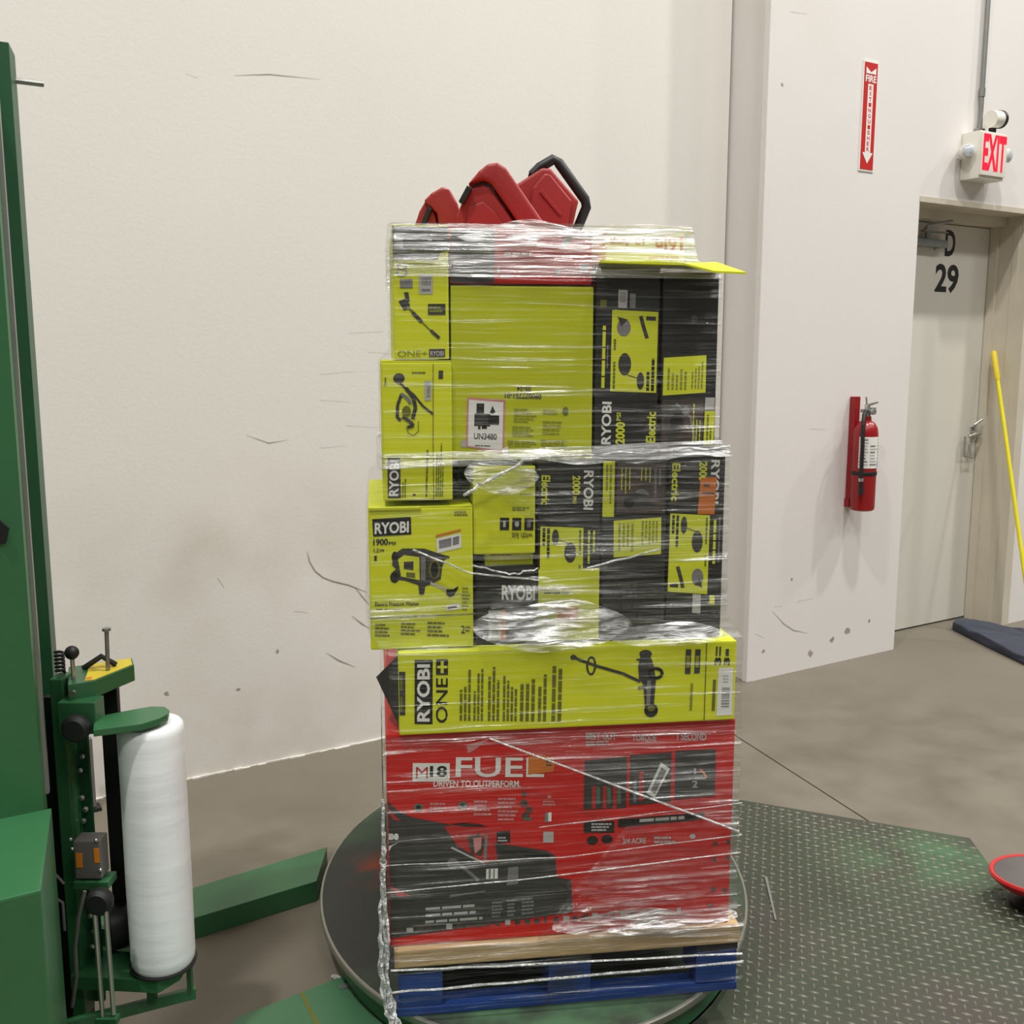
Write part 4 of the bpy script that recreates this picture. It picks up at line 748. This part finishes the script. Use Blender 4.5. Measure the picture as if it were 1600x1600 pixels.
# K
c = Carton('washer_carton', 'black carton with orange sticker and yellow accessory panel at the right of the middle row', .577, .696, .906, 1.300, .03, DEP, 'carton_black', Q['K'], group=GB)
c.part('brand_lettering').text('RYOBI', 1107, 715, 1121, 781, 'ink_white', -90, .03); c.part('printed_text').text('Electric', 1045, 722, 1058, 780, 'ink_yellow', -90, .03); c.text('2000', 1088, 718, 1101, 748, 'ink_yellow', -90, .04); c.lines(1113, 806, 1120, 908, 1, 'ink_yellow', -90, 131, .6); c.lines(1122, 800, 1126, 900, 1, 'ink_grey', -90, 132); c.rect(1112, 922, 1120, 936, 'ink_yellow'); c.rect(1085, 922, 1098, 952, 'ink_light')
c.part('orange_sticker').poly([(1091, 743), (1117, 741), (1115, 797), (1088, 798)], 'ink_orange'); c.rect(1096, 752, 1106, 756, 'ink_brown'); c.rect(1094, 764, 1113, 767, 'ink_brown')
access_panel(c, 1045, 799, 1108, 921, -1); c.done(SUBP)
# L, M, N
c = Carton('kit_carton', 'small yellow carton with three black icons beside the dark gap in the stack', .170, .297, 1.096, 1.276, .03, .40, 'carton_yellow_hi', Q['L'], group=GB)
c.part('icon')
for x in (781, 800.5, 820): c.rect(x, 808, x + 14.5, 828, 'ink_black')
c.part('icon_symbol').rect(786, 813, 790, 823, 'ink_light'); c.ell(808, 818, 3.5, 4.5, 'ink_light'); c.rect(824, 813, 830, 823, 'ink_grey'); c.part('printed_text').text('with kit', 800, 832, 834, 842, 'ink_olive', 180, .02); c.lines(800, 790, 834, 797, 2, 'ink_olive', seed=141); c.lines(812, 742, 836, 775, 3, 'ink_olive_soft', seed=142, fill=.15); c.done({'icon_symbol': 'icon'})
c = Carton('thin_carton', 'thin yellow carton in the dark slot under the icon carton', .195, .296, 1.068, 1.0955, .05, .36, 'carton_yellow_hi', Q['M'], group=GB)
c.part('printed_text').lines(765, 864, 800, 868, 1, 'ink_olive_soft', seed=143); c.done()
c = Carton('dark_carton', 'small dark grey-black carton with a barcode sticker beside the bright film glare', .174, .300, .906, 1.067, .035, .42, 'carton_black', Q['N'], group=GB)
c.part('brand_lettering').text('RYOBI', 784, 912, 836, 937, 'ink_white', 0, .03); c.part('barcode_label').rect(763, 955, 783, 1005, 'ink_light'); c.rect(783, 955, 790, 1005, 'ink_orange'); c.part('barcode').bars(768, 962, 779, 977, 'ink_grey', 1, 4); c.rect(768, 983, 778, 997, 'ink_grey'); c.done({'barcode': 'barcode_label'})

c = Carton('rear_carton', 'black carton deep inside the dark gap at the middle of the stack', .06, .34, .7285, 1.30, .50, .24, 'carton_black', Q['N'])
c.done()
# ------------------------------------------------------------------ red tool cases on top
def case_root(label, x, y): return empty('tool_case', (x, y, 1.7445), 0, label, 'tool case', 'red tool cases on top of the stack')
def relh(pts, x): return [((px - x) * 1.03, (pz - 1.7445) * 1.13) for px, pz in pts]
def rel(pts, x): return [(px - x, pz - 1.7445) for px, pz in pts]
x0 = -.15; k1 = case_root('smallest red hard tool case, leftmost on top of the stack', x0 - .012, 2.346)
MB().slab(relh([(-.206, 1.7445), (-.204, 1.775), (-.192, 1.805), (-.178, 1.826), (-.158, 1.80), (-.148, 1.7445)], x0), 0, .14, bev=.006).build('lower_shell', 'case_red', k1, True)
MB().slab(relh([(-.182, 1.823), (-.165, 1.838), (-.142, 1.85), (-.126, 1.845), (-.110, 1.82), (-.088, 1.7445), (-.145, 1.7445), (-.154, 1.80)], x0), -.01, .15, bev=.007).build('upper_shell', 'case_red', k1, True)
MB().slab(relh([(-.192, 1.772), (-.172, 1.812), (-.164, 1.806), (-.182, 1.768)], x0), -.018, .0, bev=.002).build('latch', 'black', k1)
x0 = -.02; k2 = case_root('large red hard tool case leaning in the middle on top of the stack', x0, 2.2)
MB().slab(rel([(-.118, 1.7445), (-.116, 1.782), (-.094, 1.838), (-.06, 1.847), (-.045, 1.842), (.004, 1.775), (.014, 1.7445)], x0), .0, .125, bev=.008).build('lower_shell', 'case_red', k2, True)
MB().slab(rel([(-.092, 1.845), (-.068, 1.872), (-.05, 1.886), (-.03, 1.889), (-.012, 1.878), (.075, 1.757), (.084, 1.7445), (.02, 1.7445), (.008, 1.775), (-.044, 1.849), (-.06, 1.855)], x0), -.012, .13, bev=.008).build('upper_shell', 'case_red', k2, True)
MB().slab(rel([(-.098, 1.752), (-.09, 1.80), (-.06, 1.812), (-.035, 1.79), (-.01, 1.752)], x0), -.006, .002, bev=.003).build('end_rib', 'case_red', k2, True)
MB().slab(rel([(-.110, 1.81), (-.092, 1.842), (-.082, 1.836), (-.10, 1.805)], x0), -.02, .0, bev=.002).build('latch', 'black', k2)
x0 = .06; k3 = case_root('red tool case with a black loop handle, rightmost on top of the stack', x0, 2.332)
MB().slab(rel([(-.02, 1.7445), (-.01, 1.85), (.004, 1.868), (.066, 1.906), (.085, 1.906), (.148, 1.836), (.144, 1.82), (.128, 1.7445)], x0), .02, .16, bev=.008).build('case_body', 'case_red', k3, True)
MB().slab(rel([(.035, 1.7445), (.045, 1.86), (.072, 1.892), (.084, 1.89), (.132, 1.834), (.118, 1.7445)], x0), .006, .022, bev=.005).build('end_panel', 'case_red', k3, True)
MB().slab(rel([(.060, 1.852), (.066, 1.858), (.110, 1.806), (.106, 1.80)], x0), .002, .008, bev=.0015).build('panel_rib', 'case_red', k3)
hp = rel([(.045, 1.895), (.062, 1.912), (.092, 1.929), (.104, 1.922), (.164, 1.842), (.167, 1.826), (.150, 1.785), (.136, 1.765)], x0)
MB().tube([(x, .05, z) for x, z in hp], .0115, 10).build('handle', 'black', k3, True)
MB().tube([(hp[0][0], .05, hp[0][1]), (hp[0][0], .13, hp[0][1])], .009, 8).build('hinge_pin', 'black', k3, True)

# ------------------------------------------------------------------ stretch film around the stack
fw = empty('stretch_film', tuple(st(0, 0, .1008)), SA, 'clear stretch film wound around the whole carton stack and pallet', 'stretch film')
ZB = .1008
LV = [(.106, -.016, .762, -.012), (.20, -.018, .766, -.014), (.262, -.022, .760, -.012), (.45, -.024, .744, -.006), (.72, -.022, .742, -.008), (.735, -.004, .738, -.013), (.903, -.006, .737, -.013), (.924, -.034, .724, .000), (.946, -.045, .708, .014), (1.19, -.046, .705, .012), (1.215, -.022, .703, .012), (1.29, -.015, .704, .013), (1.31, -.014, .685, .017), (1.485, -.013, .679, .017), (1.51, .012, .678, .017), (1.655, .012, .676, .017), (1.685, .012, .625, .018), (1.752, .012, .612, .02)]
def lvl(z):
    for i in range(len(LV) - 1):
        if LV[i][0] <= z <= LV[i + 1][0]:
            t = (z - LV[i][0]) / (LV[i + 1][0] - LV[i][0]); return [LV[i][k] * (1 - t) + LV[i + 1][k] * t for k in (1, 2, 3)]
    return LV[-1][1:] if z > LV[-1][0] else LV[0][1:]
def film_band(name, z0, z1, m, dz=.008, out=0., wr=.0035, tilt=0., sag=0., back=.76, u_rng=None, seed=0.):
    """one lap of film around the stack between two heights; u_rng limits it to part of the front"""
    mb = MB(); rows = max(2, int((z1 - z0) / dz)); vs = []; nf = 150; ns = 14
    for r in range(rows + 1):
        zz = z0 + (z1 - z0) * r / rows; ring = []
        if u_rng: us = [u_rng[0] + (u_rng[1] - u_rng[0]) * k / nf for k in range(nf + 1)]
        else: us = None
        L, Rr, F = lvl(zz)
        if us is None:
            us = [L + (Rr - L) * k / nf for k in range(nf + 1)]
        for u in us:
            zq = zz
            if u_rng:
                tp = min(1, .05 + (u - u_rng[0]) / (u_rng[1] - u_rng[0]) * 2.2); zq = z1 + (zz - z1) * tp if z0 > .9 else z0 + (zz - z0) * tp
            z = zq + tilt * (u - .35) + sag * noise.noise(Vector((u * 3, zz * 2, seed)))
            e = min(u - L, Rr - u); rd = .012; v = F + (rd * (1 - math.sqrt(max(0, 1 - (1 - max(e, 0) / rd) ** 2))) if e < rd else 0)
            w_ = wr * (noise.noise(Vector((u * 3.5, zz * 55, 3 + seed))) + .6 * noise.noise(Vector((u * 9 + zz * 6, zz * 120, 8 + seed)))) + .004 * noise.noise(Vector((u * 7, zz * 7, seed)))
            ring.append((u, v - out - max(-.004, w_), z - ZB))
        if not u_rng:
            bk = .52 if zz > 1.31 else back if zz > .73 else .81
            if zz < .26: bk = 1.0
            zr = zz + tilt * (Rr - .35); zl = zz + tilt * (L - .35)
            for k in range(1, ns): ring.append((Rr + out + .003 * noise.noise(Vector((k * .4, zz * 50, seed))), F + (bk - F) * k / ns, zr - ZB))
            for k in range(0, ns + 1): ring.append((Rr - (Rr - L) * k / ns, bk + out, zr + (zl - zr) * k / ns - ZB))
            for k in range(1, ns): ring.append((L - out + .003 * noise.noise(Vector((k * .4, zz * 50, seed + 4))), bk + (F - bk) * k / ns, zl - ZB))
        vs.append(ring)
    n = len(vs[0]); fs = []
    for r in range(rows):
        for k in range(n if not u_rng else n - 1): fs.append((r * n + k, r * n + (k + 1) % n, (r + 1) * n + (k + 1) % n, (r + 1) * n + k))
    mb.raw([p for ring in vs for p in ring], fs); return mb.build(name, m, fw, True)
film_band('film_layer', .108, 1.752, 'film_clear', .007)
film_band('film_layer', 1.648, 1.748, 'film_milky', .006, .004, seed=2.)
film_band('film_layer', 1.285, 1.316, 'film_milky', .003, .006, .006, tilt=.03, seed=5.)
film_band('film_layer', .906, 1.03, 'film_layered', .005, .005, .005, tilt=.02, sag=.02, seed=9.)
film_band('film_layer', 1.06, 1.28, 'film_layered', .006, .004, .004, tilt=.05, sag=.02, u_rng=(.17, .70), seed=12.)
film_band('film_layer', .262, .50, 'film_layered', .006, .005, .004, tilt=.05, sag=.01, u_rng=(.30, .738), seed=15.)
film_band('film_layer', .235, .275, 'film_layered', .004, .005, .004, tilt=-.01, seed=17.)
def puff(u0, u1, z0, z1, v0, v1, m, seed, amp=.010, nx=90, ny=40):  # crumpled film patches; those in film_glint are whitened to carry the glare
    mb = MB(); vs = []
    for j in range(ny + 1):
        for i in range(nx + 1):
            a_, b_ = i / nx, j / ny; u = u0 + (u1 - u0) * a_; tp = sin(pi * min(1, max(0, a_))) ** .6; z = (z0 + z1) / 2 + (z1 - z0) * (b_ - .5) * max(.04, tp) + .012 * noise.noise(Vector((u * 9, b_, seed)))
            e = min(1, 6 * a_, 6 * (1 - a_)); v = v0 + (v1 - v0) * b_ - e * amp * (.6 + noise.noise(Vector((u * 11, z * 60, seed))) + .5 * noise.noise(Vector((u * 28, z * 130, seed + 3))))
            vs.append((u, v, z - ZB))
    mb.raw(vs, [(j * (nx + 1) + i, j * (nx + 1) + i + 1, (j + 1) * (nx + 1) + i + 1, (j + 1) * (nx + 1) + i) for j in range(ny) for i in range(nx)])
    return mb.build('film_fold', m, fw, True)
puff(.165, .49, .905, 1.0, -.022, .010, 'film_glint', 1., .009, 120)
puff(.20, .40, .93, 1.05, -.010, .010, 'film_layered', 2., .009)
puff(.44, .70, .905, .945, -.020, .006, 'film_glint', 7., .007)
puff(.20, .70, 1.285, 1.312, -.002, .008, 'film_glint', 11., .006, 110, 14)
puff(.15, .30, 1.225, 1.30, -.004, .008, 'film_glint', 15., .006)
puff(.33, .74, .262, .315, -.020, -.004, 'film_glint', 19., .006, 110, 24)
puff(.36, .735, .33, .44, -.016, -.010, 'film_layered', 23., .006, 110, 40)
puff(.14, .44, 1.70, 1.75, -.002, .010, 'film_glint', 27., .006, 110, 20)
# loose folded layer on the red carton: lower edge runs as a slanting cord
def sheet(pts_top, pts_bot, m, nx=60, ny=16, seed=0.):
    mb = MB(); vs = []
    def ev(P, t):
        for i in range(len(P) - 1):
            if P[i][0] <= t <= P[i + 1][0]:
                q = (t - P[i][0]) / (P[i + 1][0] - P[i][0]); return P[i][1] * (1 - q) + P[i + 1][1] * q
        return P[-1][1]
    u0, u1 = pts_top[0][0], pts_top[-1][0]
    for j in range(ny + 1):
        for i in range(nx + 1):
            u = u0 + (u1 - u0) * i / nx; a_, b_ = ev(pts_top, u), ev(pts_bot, u); z = a_ + (b_ - a_) * j / ny
            vs.append((u, -.0125 - .004 * noise.noise(Vector((u * 4, (z + u * .45) * 60, seed))), z - ZB))
    mb.raw(vs, [(j * (nx + 1) + i, j * (nx + 1) + i + 1, (j + 1) * (nx + 1) + i + 1, (j + 1) * (nx + 1) + i) for j in range(ny) for i in range(nx)])
    return mb.build('film_fold', m, fw, True)
sheet([(-.02, .728), (.735, .728)], [(-.02, .690), (.20, .722), (.725, .484), (.735, .484)], 'film_layered', seed=3.)
sheet([(.20, .724), (.40, .700), (.735, .610)], [(.20, .720), (.725, .486), (.735, .486)], 'film_layered', seed=6.)
def strand(pts, r, m='film_rope', sub=14, wob=.0015, seed=0):
    P = []
    for i in range(len(pts) - 1):
        for k in range(sub):
            t = k / sub; P.append([pts[i][j] * (1 - t) + pts[i + 1][j] * t for j in range(3)])
    P.append(list(pts[-1])); Q_ = []
    for i, p in enumerate(P): Q_.append((p[0] + wob * noise.noise(Vector((i * .3, seed, 0))), p[1] + wob * noise.noise(Vector((i * .3, seed, 5))), p[2] - ZB + wob * noise.noise(Vector((i * .3, seed, 9)))))
    rs_ = [r * (.7 + .5 * abs(noise.noise(Vector((i * .45, seed, 2))))) for i in range(len(P))]
    return MB().tube(Q_, rs_, 6).build('film_strand', m, fw, True)
strand([(.197, -.018, .721), (.735, -.018, .484)], .0028, wob=.001, seed=1)
strand([(-.014, -.02, .223), (.25, -.022, .214), (.752, -.02, .200)], .003, seed=2); strand([(-.014, -.02, .172), (.30, -.022, .176), (.755, -.02, .180)], .0034, seed=3)
strand([(-.024, -.014, .455), (.35, -.016, .45), (.742, -.016, .475)], .0014, seed=4); strand([(-.024, -.014, .395), (.30, -.016, .407), (.742, -.016, .435)], .0018, seed=5); strand([(.30, -.016, .52), (.742, -.016, .548)], .0013, seed=6)
strand([(.148, -.004, 1.223), (.20, -.008, 1.255), (.288, -.006, 1.297)], .0045, wob=.006, seed=7); strand([(.288, -.002, 1.297), (.50, .0, 1.303), (.69, .0, 1.312)], .0032, wob=.006, seed=8)
strand([(.046, .006, 1.114), (.163, -.002, 1.064), (.30, .0, 1.046)], .0028, wob=.002, seed=9); strand([(.40, .0, 1.068), (.55, .0, 1.103)], .003, wob=.003, seed=10); strand([(.165, .0, 1.08), (.24, -.004, 1.06), (.30, .0, 1.07)], .0022, wob=.006, seed=11)
# bunched tail hanging down the left front corner on to the turntable
for k in range(9):
    rr = random.Random(200 + k); j = lambda a_: (rr.random() - .5) * a_
    strand([(-.022 + j(.004), -.010 + j(.01), .60 - .18 * rr.random()), (-.026 + j(.006), -.014 + j(.012), .42), (-.028 + j(.024), -.020 + j(.02), .30), (-.030 + j(.022), -.024 + j(.02), .22), (-.016 + j(.02), -.030 + j(.02), .14), (-.006 + j(.022), -.040 + j(.02), .108), (.006 + j(.05), -.10 + j(.05), .106)], .0042, sub=10, wob=.008, seed=20 + k)
